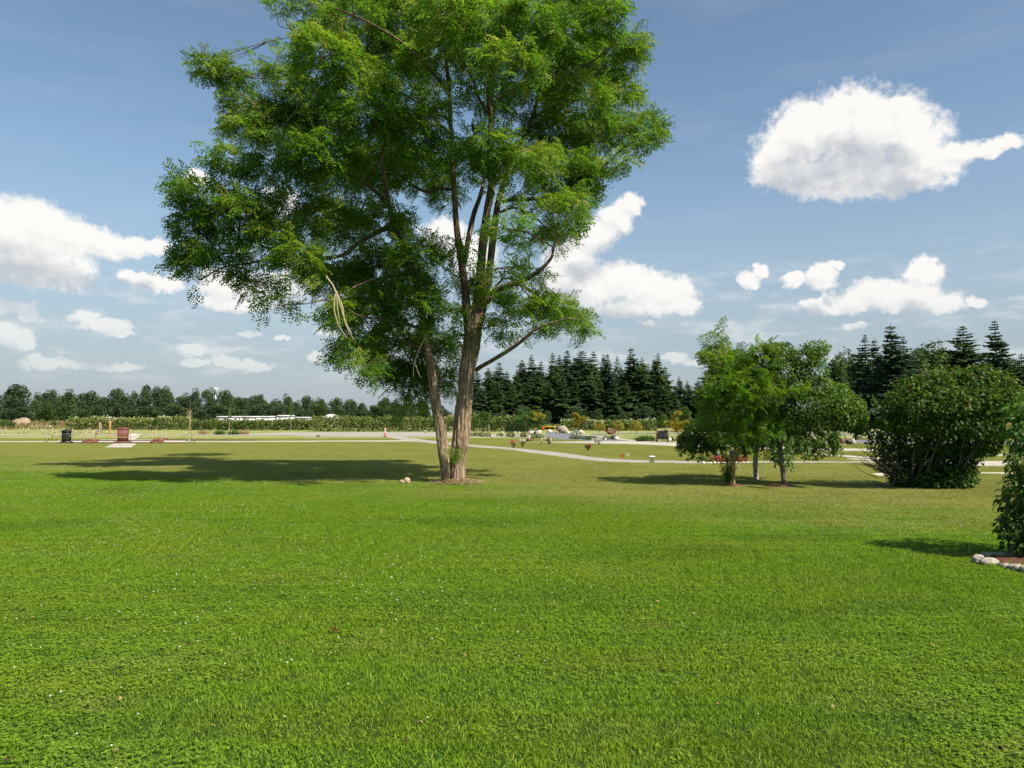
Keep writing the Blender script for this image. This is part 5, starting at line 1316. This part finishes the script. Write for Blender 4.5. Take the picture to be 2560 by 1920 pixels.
bouquet(795.5, 1093.5, 1085, ("white", "white"), "white flowers in a dark vase on the gravel road", 1.2)
bouquet(2481, 1143, 1134, ("orange", "white"), "orange and white flowers in the grass right of the big shrub", 1.3)
bouquet(1369, 1104, 1095, ("orange", "white"), "small orange and white flowers beside the red brown post")
g = G(1527, 1086); t = thing("flower_planter", "planter overflowing with maroon flowers on the grass by the access road", "planter", g)
mb = MB(); lathe(mb, [(.001, .003), (.25, .003), (.36, .26), (.33, .26), (.001, .2)], sides=14); mb.build("pot", M_rpost, t)
mb = MB(); leafcloud(mb, (0, 0, .35), (.6, .3, .26), 420, .1, .07, tint=(0, 1)); mb.build("flowers", PET["maroon"], t)
mb = MB(); leafcloud(mb, (.1, -.1, .52), (.4, .2, .14), 60, .08, .06, tint=(0, 1)); mb.build("white_flowers", PET["white"], t)
g = G(1560, 1143); t = thing("grave_flowers", "small red flower with a white lily lying in the grass above the white bucket", "flowers", g)
mb = MB(); leafcloud(mb, (-.08, 0, .06), (.09, .06, .05), 60, .06, .05); mb.build("red_flower", flower_mat("red_petal", (.55, .06, .03)), t)
mb = MB(); leafcloud(mb, (.14, 0, .14), (.10, .05, .05), 30, .07, .03); mb.build("white_flower", PET["white"], t)

# ------------------------------------------------------------------ right side: rail fence, grill monument, flower bed with stones
M_rail = solid_mat("grey_rail", (0.22, 0.22, 0.22), (0.34, 0.34, 0.34), scale=6, rough=.6, bump=.1)
a, b_ = G(2030, 1099), G(2330, 1102); t = thing("rail_fence", "grey two rail fence along the road behind the weeping trees", "fence", a)
for z in (.62, .42): mb = MB(); tube(mb, [(0, 0, z), tuple((b_ - a) + [0, 0, z])], .03, 6, cap=True); mb.build("rail", M_rail, t)
for q in np.linspace(0, 1, 8): mb = MB(); box(mb, tuple((b_ - a) * q), (.09, .09, .72), bev=.01); mb.build("post", M_rail, t)
g = G(2108, 1112.5); k = g[1] / F
t = thing("red_memorial", "small red stone memorial on a tan base beside the fenced road", "memorial", g)
mb = MB(); box(mb, (0, 0, 0), (11.5 * k, .3, 3 * k), bev=.015); mb.build("base", M_tan, t)
mb = MB(); box(mb, (-1 * k, 0, 3 * k + .003), (9 * k, .24, 12 * k), bev=.02); mb.build("tablet", M_brick, t)
g = G(2122, 1112); t = thing("dark_memorial", "dark stone block on the right of the small red memorial", "memorial", g)
mb = MB(); box(mb, (0, .1, 0), (13 * k, .4, 13 * k), bev=.05); mb.build("block", M_black, t)
g = G(2097, 1112); t = thing("leaning_bracket", "dark curved bracket leaning left of the small red memorial", "bracket", g)
mb = MB(); tube(mb, spline([(0, 0, 0), (-5 * k, 0, 5 * k), (-8 * k, 0, 12 * k), (-11 * k, 0, 16 * k)], 12), .05, 7, cap=True); mb.build("arm", M_black, t)
g = G(2132, 1111); mb = MB(); rock(mb, (0, 0, .22), (.5, .4, .55), 77, rough=.4); tag(mb.build("rock", M_rock, loc=g), "grey rock right of the dark memorial block", "rock")
# bed with two black headstones, red flowers, stone border
g = G(1815, 1157.5); k = g[1] / F
M_mulch = solid_mat("red_mulch", (0.075, 0.030, 0.018), (0.16, 0.065, 0.035), scale=12, rough=.95, bump=.8, bscale=40)
mb = MB(); rock(mb, (0, 0, 0), (118 * k, 1.6, .16), 90, nu=28, nv=9, rough=.1); tag(mb.build("flower_bed", M_mulch, loc=g), kind="structure", label=None)
for x, w, h, lab in [(1792, 12, 27, "black headstone standing left in the flower bed behind the trees"), (1834, 19, 30, "wider black headstone in the flower bed beside the sapling stem")]:
    g2 = G(x, 1155); mb = MB(); box(mb, (0, 0, 0), (w * k, .22, h * k), bev=.03); tag(mb.build("headstone", M_black, loc=g2), lab, "headstone")
M_redfl = flower_mat("red_bed_petal", (.34, .05, .035), .6)
for x, lab, mat in [(1790, "patch of low red bedding flowers at the left in the flower bed", M_redfl), (1812, "patch of rusty red bedding flowers at the middle of the flower bed", M_redfl), (1856, "patch of bright red bedding flowers at the right in the flower bed", M_redfl), (1768, "green grassy plants at the left end of the flower bed", M_sap), (1820, "yellow green tuft between the two headstones", M_sap)]:
    t = thing("bedding_plants", lab, "flowers", G(x, 1157.5)); mb = MB(); leafcloud(mb, (0, 0, .14), (14 * k, .3, .17), 330, .06, .04, tint=(0, 1)); mb.build("flowers", mat, t)
    mb = MB(); leafcloud(mb, (0, 0, .10), (15 * k, .3, .13), 120, .07, .04, tint=(0, .6)); mb.build("leaves", M_sap, t)
EG = "small pale border stones of the flower bed"
for q in range(13):
    x = 1760 + q * 9; mb = MB(); s_ = rnd(.1, .17); rock(mb, (0, 0, s_ * .3), (s_ * 1.3, s_, s_ * .8), 130 + q, nu=9, nv=6, rough=.4); tag(mb.build("border_stone", M_rock, loc=G(x + rnd(-2, 2), 1159.6)), "small pale stone in the front border of the flower bed", "stone", EG)

# ------------------------------------------------------------------ the three trees at the right
M_yel = leaf_mat("young_locust_leaf", [(0, (0.040, 0.105, 0.012)), (.45, (0.098, 0.200, 0.018)), (.8, (0.19, 0.285, 0.030)), (1, (0.27, 0.26, 0.05))], trans=.45)
M_weep = leaf_mat("weeping_leaf", [(0, (0.028, 0.068, 0.012)), (.5, (0.075, 0.150, 0.018)), (1, (0.18, 0.26, 0.040))], trans=.38, rough=.45, spec=.22)
M_ybark = bark_mat("smooth_yellow_bark", (0.20, 0.145, 0.055), (0.40, 0.31, 0.14), scale=12, bump=.3)
M_birch = bark_mat("white_flaked_bark", (0.035, 0.030, 0.026), (0.66, 0.60, 0.50), scale=8, stretch=(1, 1, .55), bump=.5)
M_gbark = bark_mat("grey_bark_rings", (0.050, 0.045, 0.040), (0.20, 0.18, 0.155), scale=10, stretch=(1, 1, .8), bump=.5)
def mulch_ring(x, y, w, lab):
    mb = MB(); rock(mb, (0, 0, 0), (w, w * .8, .14), int(x), nu=20, nv=9, rough=.3); tag(mb.build("mulch_ring", M_mulch, loc=G(x, y)), lab, "mulch")
mulch_ring(1832, 1216, .95, "red brown mulch ring at the foot of the yellow stemmed sapling")
mulch_ring(1957, 1217, 1.05, "red brown mulch ring at the foot of the grey weeping tree")
# young locust, yellow stem
g = G(1834, 1216); k = g[1] / F
t = thing("young_locust", "bright feathery young locust with thin yellow stem, left of the two weeping trees", "tree", g)
LX, LYb = 1834, 1216
def q3(x, y, dz=0.0): return np.array([(x - LX) * k, dz, (LYb - y) * k])
tb = MB(); tube(tb, spline([q3(1834, 1218), q3(1836, 1160), q3(1839, 1100), q3(1838, 1020), q3(1830, 930), q3(1806, 840)], 24), np.linspace(.042, .012, 24), 10, tint=.6)
cm = MB(); cl_y = [(1800,842,9,22,.8),(1808,875,26,32,1),(1792,910,26,34,1),(1825,905,34,36,1),(1850,910,34,26,.9),(1800,960,30,36,.9),(1840,955,40,36,1),(1880,945,40,30,.6),(1905,930,36,40,.5),(1870,985,50,26,1),(1915,985,50,24,1),(1955,985,34,18,.9),(1890,1015,50,22,.9),(1840,1010,44,30,.9),(1790,1030,36,38,.7),(1815,1070,40,34,.7),(1780,1000,22,26,.7),(1905,1070,42,24,1),(1935,1078,26,20,1),(1880,1075,30,26,.7),(1850,1095,18,18,.8),(1925,870,22,14,.9),(1912,890,32,26,.9),(1895,905,28,30,.7),(1772,990,16,14,.6)]
tmp2 = spray_templates(4, 6, 5)
for cx, cy, rx, ry, dn in cl_y:
    ce = q3(cx, cy, rnd(-.7, .5)); r3 = np.array([rx, rx * .9, ry]) * k
    n = int(rx * ry * k * k * 3.14 * 78 * dn) + 5
    d_ = rdirs(n); d_[:, 2] = np.abs(d_[:, 2]) * np.where(R.random(n) < .65, 1, -1)
    p = ce + d_ * r3 * R.uniform(.2, 1, n)[:, None] ** .5
    put_sprays(cm, tmp2, p, d_ * [1, 1, .3] + R.normal(size=(n, 3)) * .5 - [0, 0, .1], R.uniform(.6, .95, n), np.clip(rnd(.35, .55) + .2 * d_[:, 2] + R.normal(size=n) * .12, 0, 1))
    st_ = q3(1838, min(1130, cy + 45)); tube(tb, spline([st_, (st_ + ce) / 2 + [0, 0, .08], ce], 7), np.linspace(.022, .006, 7), 5, tint=.4)
cm.build("crown", M_yel, t); tb.build("trunk", M_ybark, t, smooth=True)
t = thing("basal_shrub", "loose small leaved green shrub sprouting at the foot of the yellow stemmed sapling", "shrub", G(1818, 1214))
mb = MB(); sb_ = MB()
for q in range(16):
    a = rnd(0, 6.28); e = np.array([math.cos(a) * rnd(.05, .3), math.sin(a) * .2, rnd(.3, .95)]); tube(sb_, spline([(0, 0, 0), tuple(e * [.4, .4, .6]), tuple(e)], 6), .006, 4)
    for u in (.35, .55, .75, .95): leafcloud(mb, e * [u, u, u], (.08, .08, .08), 16, .06, .035, tint=(.2, 1))
mb.build("foliage", M_weep, t); sb_.build("stems", M_gbark, t)

def weeping(name, label, fx, fy, nodes, clumps, strands, bark, leaf=.085, dens=900):
    g = G(fx, fy); k = g[1] / F
    t = thing(name, label, "tree", g)
    q = lambda x, y, dz=0.0: np.array([(x - fx) * k, dz, (fy - y) * k])
    tb = MB(); c0 = spline([q(x, y) for x, y, w in nodes], 26); rr = spline([[w * k / 2] for x, y, w in nodes], 26)[:, 0]
    rg = np.random.default_rng(int(fx)); tube(tb, c0, rr, 16, tint=np.clip(rg.normal(.5, .2, 26 * 16), 0, 1), disp=1 + .07 * rg.normal(size=(26, 16)))
    cm = MB(); bm = MB()
    for cx, cy, rx, ry, dn, tl in clumps:
        ce = q(cx, cy, rnd(-.5, .5) * min(1.2, rx * k)); r3 = np.array([rx, rx * 1.0, ry]) * k
        n = int(rx * ry * k * k * 3.14 * dens * dn * 1.7) + 20
        leafcloud(cm, ce, r3, n, leaf, leaf * .58, droop=.8, shell=.35, tint=(tl, min(1, tl + .65)), flat=.8, spread=.6)
        tube(bm, spline([c0[-1], (c0[-1] + ce) / 2 + [0, 0, .2], ce], 7), np.linspace(.024, .006, 7), 5)
    for x0, y0, x1, y1 in strands:
        for _ in range(3):
            dz = rnd(-1.1, .6); a, b_ = q(x0 + rnd(-8, 8), y0, dz), q(x1 + rnd(-9, 9), y1 + rnd(-18, 8), dz + rnd(-.2, .2))
            pts = spline([a, (a * .4 + b_ * .6) + [(b_[0] - a[0]) * .15, 0, .1], b_], 12); tube(bm, pts, np.linspace(.008, .003, 12), 4)
            for p in pts: leafcloud(cm, p, (.10, .10, .06), 11, leaf, leaf * .55, droop=1.4, tint=(.1, .7), spread=.5)
    tb.build("trunk", bark, t, smooth=True); bm.build("branches", M_gbark, t); cm.build("crown", M_weep, t)
weeping("weeping_birch", "weeping tree with black and white flaked trunk, middle one of the three trees", 1891.5, 1200,
        [(1891, 1202, 13), (1890, 1180, 12), (1889, 1150, 12), (1892, 1110, 11), (1896, 1060, 10), (1900, 1000, 9)],
        [(1900,1010,60,40,.9,.1),(1850,1040,50,40,.9,.1),(1790,1050,50,30,.8,.05),(1745,1075,34,30,.9,.05),(1725,1095,24,30,.9,.05),(1770,1100,40,30,.9,.0),(1810,1100,40,26,.9,.0),(1860,1090,45,30,.9,.0),(1910,1090,50,30,.9,.0),(1740,1110,30,20,.7,.0),(1950,1080,40,34,.8,.1),(1930,1040,50,40,.8,.1)],
        [(1712,1085,1702,1128),(1725,1095,1722,1140),(1745,1100,1742,1142),(1765,1105,1768,1138),(1790,1105,1792,1135),(1880,1105,1872,1140),(1905,1105,1908,1140),(1930,1105,1930,1150),(1945,1105,1942,1160),(1860,1100,1858,1130)], M_birch)
weeping("weeping_tree", "weeping tree with dark grey trunk and a wide umbrella crown, rightmost of the three trees", 1959, 1217,
        [(1961, 1219, 14), (1959, 1190, 12), (1955, 1150, 12), (1952, 1110, 11), (1955, 1060, 11), (1963, 1000, 10), (1978, 945, 8), (1990, 910, 5)],
        [(1935,868,20,16,1,.3),(1960,880,40,26,1,.3),(1925,905,40,34,.9,.2),(1970,925,50,40,1,.2),(2010,895,40,30,1,.25),(2040,872,34,24,1,.35),(2052,890,26,30,1,.3),(2030,930,40,36,.8,.15),(1985,970,60,36,1,.15),(1930,960,40,34,.8,.1),(2050,965,45,30,1,.35),(2090,985,45,32,1,.35),(2120,1015,40,30,1,.35),(2145,1040,30,28,1,.3),(2060,1010,55,34,1,.15),(2110,1050,45,28,.9,.1),(2150,1062,24,22,.9,.2),(2010,1020,55,36,1,.05),(1960,1020,50,36,.9,.05),(2060,1060,45,24,.8,.05),(2000,1070,50,26,.7,.05),(1995,1095,45,26,.6,.2),(2035,1095,40,26,.6,.25)],
        [(1975,1090,1965,1140),(1995,1100,1990,1140),(2015,1100,2012,1145),(2035,1100,2040,1142),(2050,1090,2056,1135),(2055,1080,2064,1120),(2140,1070,2140,1088),(2160,1050,2172,1075),(2110,1070,2108,1085),(1940,1100,1937,1160)], M_gbark)

# ------------------------------------------------------------------ big shrub, near shrub with stone ring
M_shrub = leaf_mat("big_shrub_leaf", [(0, (0.020, 0.052, 0.012)), (.5, (0.048, 0.105, 0.016)), (.88, (0.13, 0.19, 0.034)), (1, (0.20, 0.15, 0.05))], trans=.32, rough=.5, spec=.15)
def shrub(name, label, fx, fy, clumps, mat, leaf, dens, nstem=14, hw=100):
    g = G(fx, fy); k = g[1] / F
    t = thing(name, label, "shrub", g)
    q = lambda x, y, dz=0.0: np.array([(x - fx) * k, dz, (fy - y) * k])
    cm, bm = MB(), MB()
    for cx, cy, rx, ry, dn, tl, dz in clumps:
        ce = q(cx, cy, dz); r3 = np.array([rx, rx * .85, ry]) * k
        n = int(rx * ry * k * k * 3.14 * dens * dn) + 12
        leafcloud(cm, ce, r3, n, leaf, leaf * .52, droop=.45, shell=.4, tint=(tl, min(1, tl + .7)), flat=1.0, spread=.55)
        a = q(fx + rnd(-hw, hw), fy, rnd(-.3, .3)); tube(bm, spline([a, a * .5 + ce * .5 + [0, 0, -.05], ce], 8), np.linspace(.028, .008, 8), 5)
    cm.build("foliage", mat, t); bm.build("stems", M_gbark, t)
    return t, k
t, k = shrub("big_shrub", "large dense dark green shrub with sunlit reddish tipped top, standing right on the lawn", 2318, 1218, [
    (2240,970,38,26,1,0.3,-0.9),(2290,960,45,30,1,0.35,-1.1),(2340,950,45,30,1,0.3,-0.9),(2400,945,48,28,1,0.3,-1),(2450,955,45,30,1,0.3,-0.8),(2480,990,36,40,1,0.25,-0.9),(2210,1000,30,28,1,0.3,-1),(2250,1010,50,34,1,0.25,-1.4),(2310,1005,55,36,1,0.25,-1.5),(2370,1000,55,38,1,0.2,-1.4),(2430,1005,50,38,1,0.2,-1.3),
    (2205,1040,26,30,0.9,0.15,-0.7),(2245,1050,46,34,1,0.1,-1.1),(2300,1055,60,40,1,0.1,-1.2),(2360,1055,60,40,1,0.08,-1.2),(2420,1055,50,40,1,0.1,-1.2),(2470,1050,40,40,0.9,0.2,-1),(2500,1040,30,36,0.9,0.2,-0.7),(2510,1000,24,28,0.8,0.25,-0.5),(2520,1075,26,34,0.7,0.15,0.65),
    (2230,1095,40,30,1.22,0.02,-0.13),(2280,1100,60,40,1.35,0.02,-0.33),(2340,1105,60,40,1.35,0.02,-0.33),(2400,1105,55,40,1.35,0.05,-0.33),(2445,1105,45,36,1.22,0.1,-0.23),(2480,1100,34,30,0.94,0.1,-0.03),(2200,1110,28,24,0.68,0,0.07),(2210,1080,26,26,0.6,0,0.45),  # from here down, darker leaf tints paint in the shade under the overhang
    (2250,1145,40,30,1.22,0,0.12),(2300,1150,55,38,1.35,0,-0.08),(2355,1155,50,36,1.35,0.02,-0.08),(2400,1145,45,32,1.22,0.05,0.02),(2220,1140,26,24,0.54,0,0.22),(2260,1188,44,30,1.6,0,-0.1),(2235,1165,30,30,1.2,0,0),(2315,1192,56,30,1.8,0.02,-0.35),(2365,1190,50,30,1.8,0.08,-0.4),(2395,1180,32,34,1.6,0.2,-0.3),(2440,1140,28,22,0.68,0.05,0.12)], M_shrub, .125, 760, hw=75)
bm = MB()
for _ in range(46):
    a = np.array([rnd(-1.3, -.6), rnd(-.5, .5), rnd(.15, .8)]); e = a + np.array([rnd(-1.0, -.4), rnd(-.4, .4), rnd(.05, .75)])
    tube(bm, spline([a, (a + e) / 2 + [0, 0, -.05], e], 6), np.linspace(.012, .004, 6), 4)
bm.build("bare_twigs", M_gbark, t)
cm, bm = MB(), MB()
for _ in range(70):
    a = rnd(-.3, 3.44); el = rnd(-.1, 1.0); cz = rnd(.8, 1.08)
    e = np.array([(2345 - 2318) * k + math.cos(a) * 1.62 * cz, rnd(-1.3, .6), 2.0 + math.sin(a) * 1.10 * cz + rnd(-.1, .12)])
    a0 = e * [.8, .5, .82]; pts = spline([a0, (a0 + e) / 2 + [0, 0, .05], e], 7); tube(bm, pts, np.linspace(.012, .004, 7), 4)
    for p in pts[2:]: leafcloud(cm, p, (.13, .13, .10), 9, .12, .062, droop=.4, tint=(.2, .95))
cm.build("shoots", M_shrub, t); bm.build("shoot_stems", M_gbark, t)
mb = MB(); rock(mb, (0, 0, 0), (260 * k, 1.6, .12), 5, nu=24, nv=7, rough=.2); tag(mb.build("leaf_litter", M_mulch, loc=G(2300, 1217)), "dark brown leaf litter under the large dense shrub", "leaf litter")
mb = MB(); cg = G(2570, 1120); leafcloud(mb, (0, 0, .9), (.7, .6, .8), 900, .11, .06, tint=(.1, .7)); t = thing("roadside_shrub", "mid green shrub behind the near shrub at the right edge", "shrub", cg); mb.build("foliage", M_shrub, t)
mb = MB(); tube(mb, [(0, 0, 0), (0, 0, .6)], .04, 6); mb.build("stems", M_gbark, t)

M_near = leaf_mat("near_shrub_leaf", [(0, (0.022, 0.062, 0.012)), (.5, (0.060, 0.140, 0.018)), (.9, (0.12, 0.21, 0.03)), (1, (0.26, 0.17, 0.06))], trans=.42, rough=.4, spec=.4)
g = G(2606, 1398); k = g[1] / F
t = thing("near_shrub", "broad leaved green shrub inside the stone ring at the right edge", "shrub", g)
cm, bm = MB(), MB()
def curved_leaves(mb, p, D, N, L, W, tint):
    """leaf of four quads: folded along the midrib and arched"""
    D = unit(D); S = unit(np.cross(D, N)); N = np.cross(S, D); n = len(p)
    cols = []
    for u, w, dr in ((0, .05, 0), (.3, .85, .03), (.62, .9, -.02), (1, .02, -.22)):
        c_ = p + D * (L * u)[:, None] + N * (L * dr)[:, None]
        up = N * (L * .10 * w)[:, None]
        cols.append((c_ + S * (W * w / 2)[:, None] + up, c_, c_ - S * (W * w / 2)[:, None] + up))
    v = np.stack([x for c_ in cols for x in c_], 1).reshape(-1, 3)
    b0 = (np.arange(n) * 12)[:, None]
    qs = np.concatenate([b0 + np.array([[i * 3 + j, i * 3 + j + 1, i * 3 + j + 4, i * 3 + j + 3]]) for i in range(3) for j in range(2)])
    mb.add(v, qs, None, np.repeat(tint, 12))
for cx, cy, rx, ry, dn, tl, dz in [(2572,1030,46,30,1,.4,0),(2545,1060,40,30,1,.35,-.1),(2600,1060,60,50,1,.3,0),(2560,1100,44,30,1,.25,-.1),(2540,1150,34,30,1,.5,-.3),(2515,1165,24,22,1,.6,-.35),(2560,1180,50,34,1,.4,-.3),(2520,1210,34,24,1,.4,-.3),(2600,1150,70,60,1,.2,0),(2540,1240,44,28,1,.15,-.2),(2512,1255,28,20,.9,.05,-.1),(2505,1315,26,20,.9,.05,-.1),(2540,1300,44,34,1,.08,-.1),(2600,1230,80,60,1,.1,0),(2600,1310,70,50,1,.05,0),(2535,1350,30,26,.8,.0,0),(2580,1360,40,30,.8,.0,0),(2680,1100,80,80,.8,.2,.2),(2680,1260,80,100,.8,.1,.2)]:
    ce = np.array([(cx - 2606) * k, dz, (1398 - cy) * k]); r3 = np.array([rx, rx, ry]) * k
    n = int(rx * ry * k * k * 3.14 * 700 * dn) + 14
    d_ = rdirs(n); p = ce + d_ * r3 * R.uniform(.3, 1, n)[:, None] ** .5
    L = R.uniform(.07, .125, n)
    curved_leaves(cm, p, d_ * [1, 1, .4] + R.normal(size=(n, 3)) * .45 - [0, 0, .55], d_ * .5 + [0, 0, .9] + R.normal(size=(n, 3)) * .35, L, L * .55, np.clip(R.uniform(tl, tl + .5, n) + (R.random(n) < .03) * .5, 0, 1))
    st_ = np.array([rnd(-.2, .3), rnd(-.2, .2), 0]); tube(bm, spline([st_, st_ * .5 + ce * .5 + [0, 0, .1], ce], 8), np.linspace(.02, .006, 8), 5)
cm.build("foliage", M_near, t, smooth=True); bm.build("stems", M_gbark, t)
mb = MB(); rock(mb, (0, 0, 0), (2.55, .95, .10), 8, nu=30, nv=7, rough=.1); tag(mb.build("mulch_bed", M_mulch, loc=G(2640, 1403)), "dark brown mulch bed inside the stone ring", "mulch")
M_ring = solid_mat("ring_stone", (0.20, 0.18, 0.155), (0.46, 0.415, 0.345), scale=7, rough=.85, bump=.6, bscale=22)
for q, (x, y, sx, sy, sz, lab) in enumerate([(2443,1399,.19,.14,.10,"grey stone at the left tip of the ring, behind the front corner stone"),(2465,1393,.16,.14,.10,"dark grey tilted stone in the back row of the stone ring"),(2493,1391,.20,.13,.09,"flat grey stone in the back row of the stone ring, near the shrub"),(2520,1391,.22,.13,.09,"long grey stone of the back row under the shrub leaves"),(2443,1409,.17,.14,.11,"front corner stone of the ring, grey and blocky"),(2474,1413,.24,.16,.12,"large cream stone at the front of the ring"),(2512,1420,.17,.13,.10,"rounded cream stone right of the large one in the ring front"),(2535,1427,.24,.15,.11,"long cream stone third from the left along the ring front"),(2560,1433,.15,.14,.11,"cream stone cut by the right edge of the picture"),(2590,1440,.22,.15,.11,"ring stone beyond the right edge of the picture")]):
    g = G(x, y); mb = MB(); rock(mb, (0, 0, sz * .35), (sx, sy, sz), 300 + q, nu=20, nv=13, rough=.9); tag(mb.build("ring_stone", M_ring, loc=g), lab, "stone", "stones of the ring round the near shrub")

# ------------------------------------------------------------------ litter on the lawn
LM = [leaf_mat("fallen_leaf_" + n_, [(0, a), (1, b_)], trans=.2, tcol=(1, 1, 1)) for n_, a, b_ in (("tan", (.30, .20, .08), (.44, .31, .15)), ("red", (.075, .030, .016), (.15, .062, .032)))]
lms = []
for m_ in LM:
    mb = MB(); curved_leaves(mb, np.zeros((2, 3)) + [[0, 0, 0], [.01, .012, .004]], np.array([[1, .1, .25], [.3, 1, .2]]), np.array([[0, .2, 1], [.2, 0, 1.0]]), np.array([.055, .05]), np.array([.034, .03]), np.array([.3, .8])); lms.append(mb.mesh("fallen_leaf", m_))
lit = [(305,1758,0),(85,1552,0),(238,1632,0),(470,1620,1),(590,1595,0),(715,1612,1),(958,1583,0),(1160,1650,0),(1252,1571,0),(1320,1577,1),(1337,1562,0),(1386,1527,1),(1372,1610,0),(1645,1514,0),(1570,1532,1),(1552,1521,0),(1750,1545,0),(1590,1698,0),(1668,1680,0),(1747,1703,0),(1867,1660,0),(1900,1622,1),(1690,1719,0),(1798,1771,0),(1055,1820,0),(1130,1796,1),(535,1826,0),(282,1890,0),(20,1913,1),(1225,1740,0),(1480,1795,0),(2075,1780,0),(2240,1690,1),(2330,1620,0),(1010,1870,1)]
for x, y, c_ in lit:
    o = bpy.data.objects.new("fallen_leaf", lms[c_]); scene.collection.objects.link(o); g = G(x, y); o.location = (g[0], g[1], .036); o.rotation_euler = (rnd(-.5, .5), rnd(-.4, .4), rnd(0, 6.28)); o.scale = (rnd(.4, .7),) * 3
    tag(o, ("dried tan leaf lying on the near lawn", "dark red brown leaf lying on the near lawn")[c_], "leaf", ("tan leaves scattered on the lawn", "red brown leaves scattered on the lawn")[c_])
mb = MB(); leafcloud(mb, (0, 0, .038), (.06, .05, .022), 26, .04, .022, tint=(0, 1)); tag(mb.build("withered_leaf_clump", LM[1], loc=G(832, 1588)), "dark brown withered leaf clump on the near lawn, left of centre", "leaf clump")
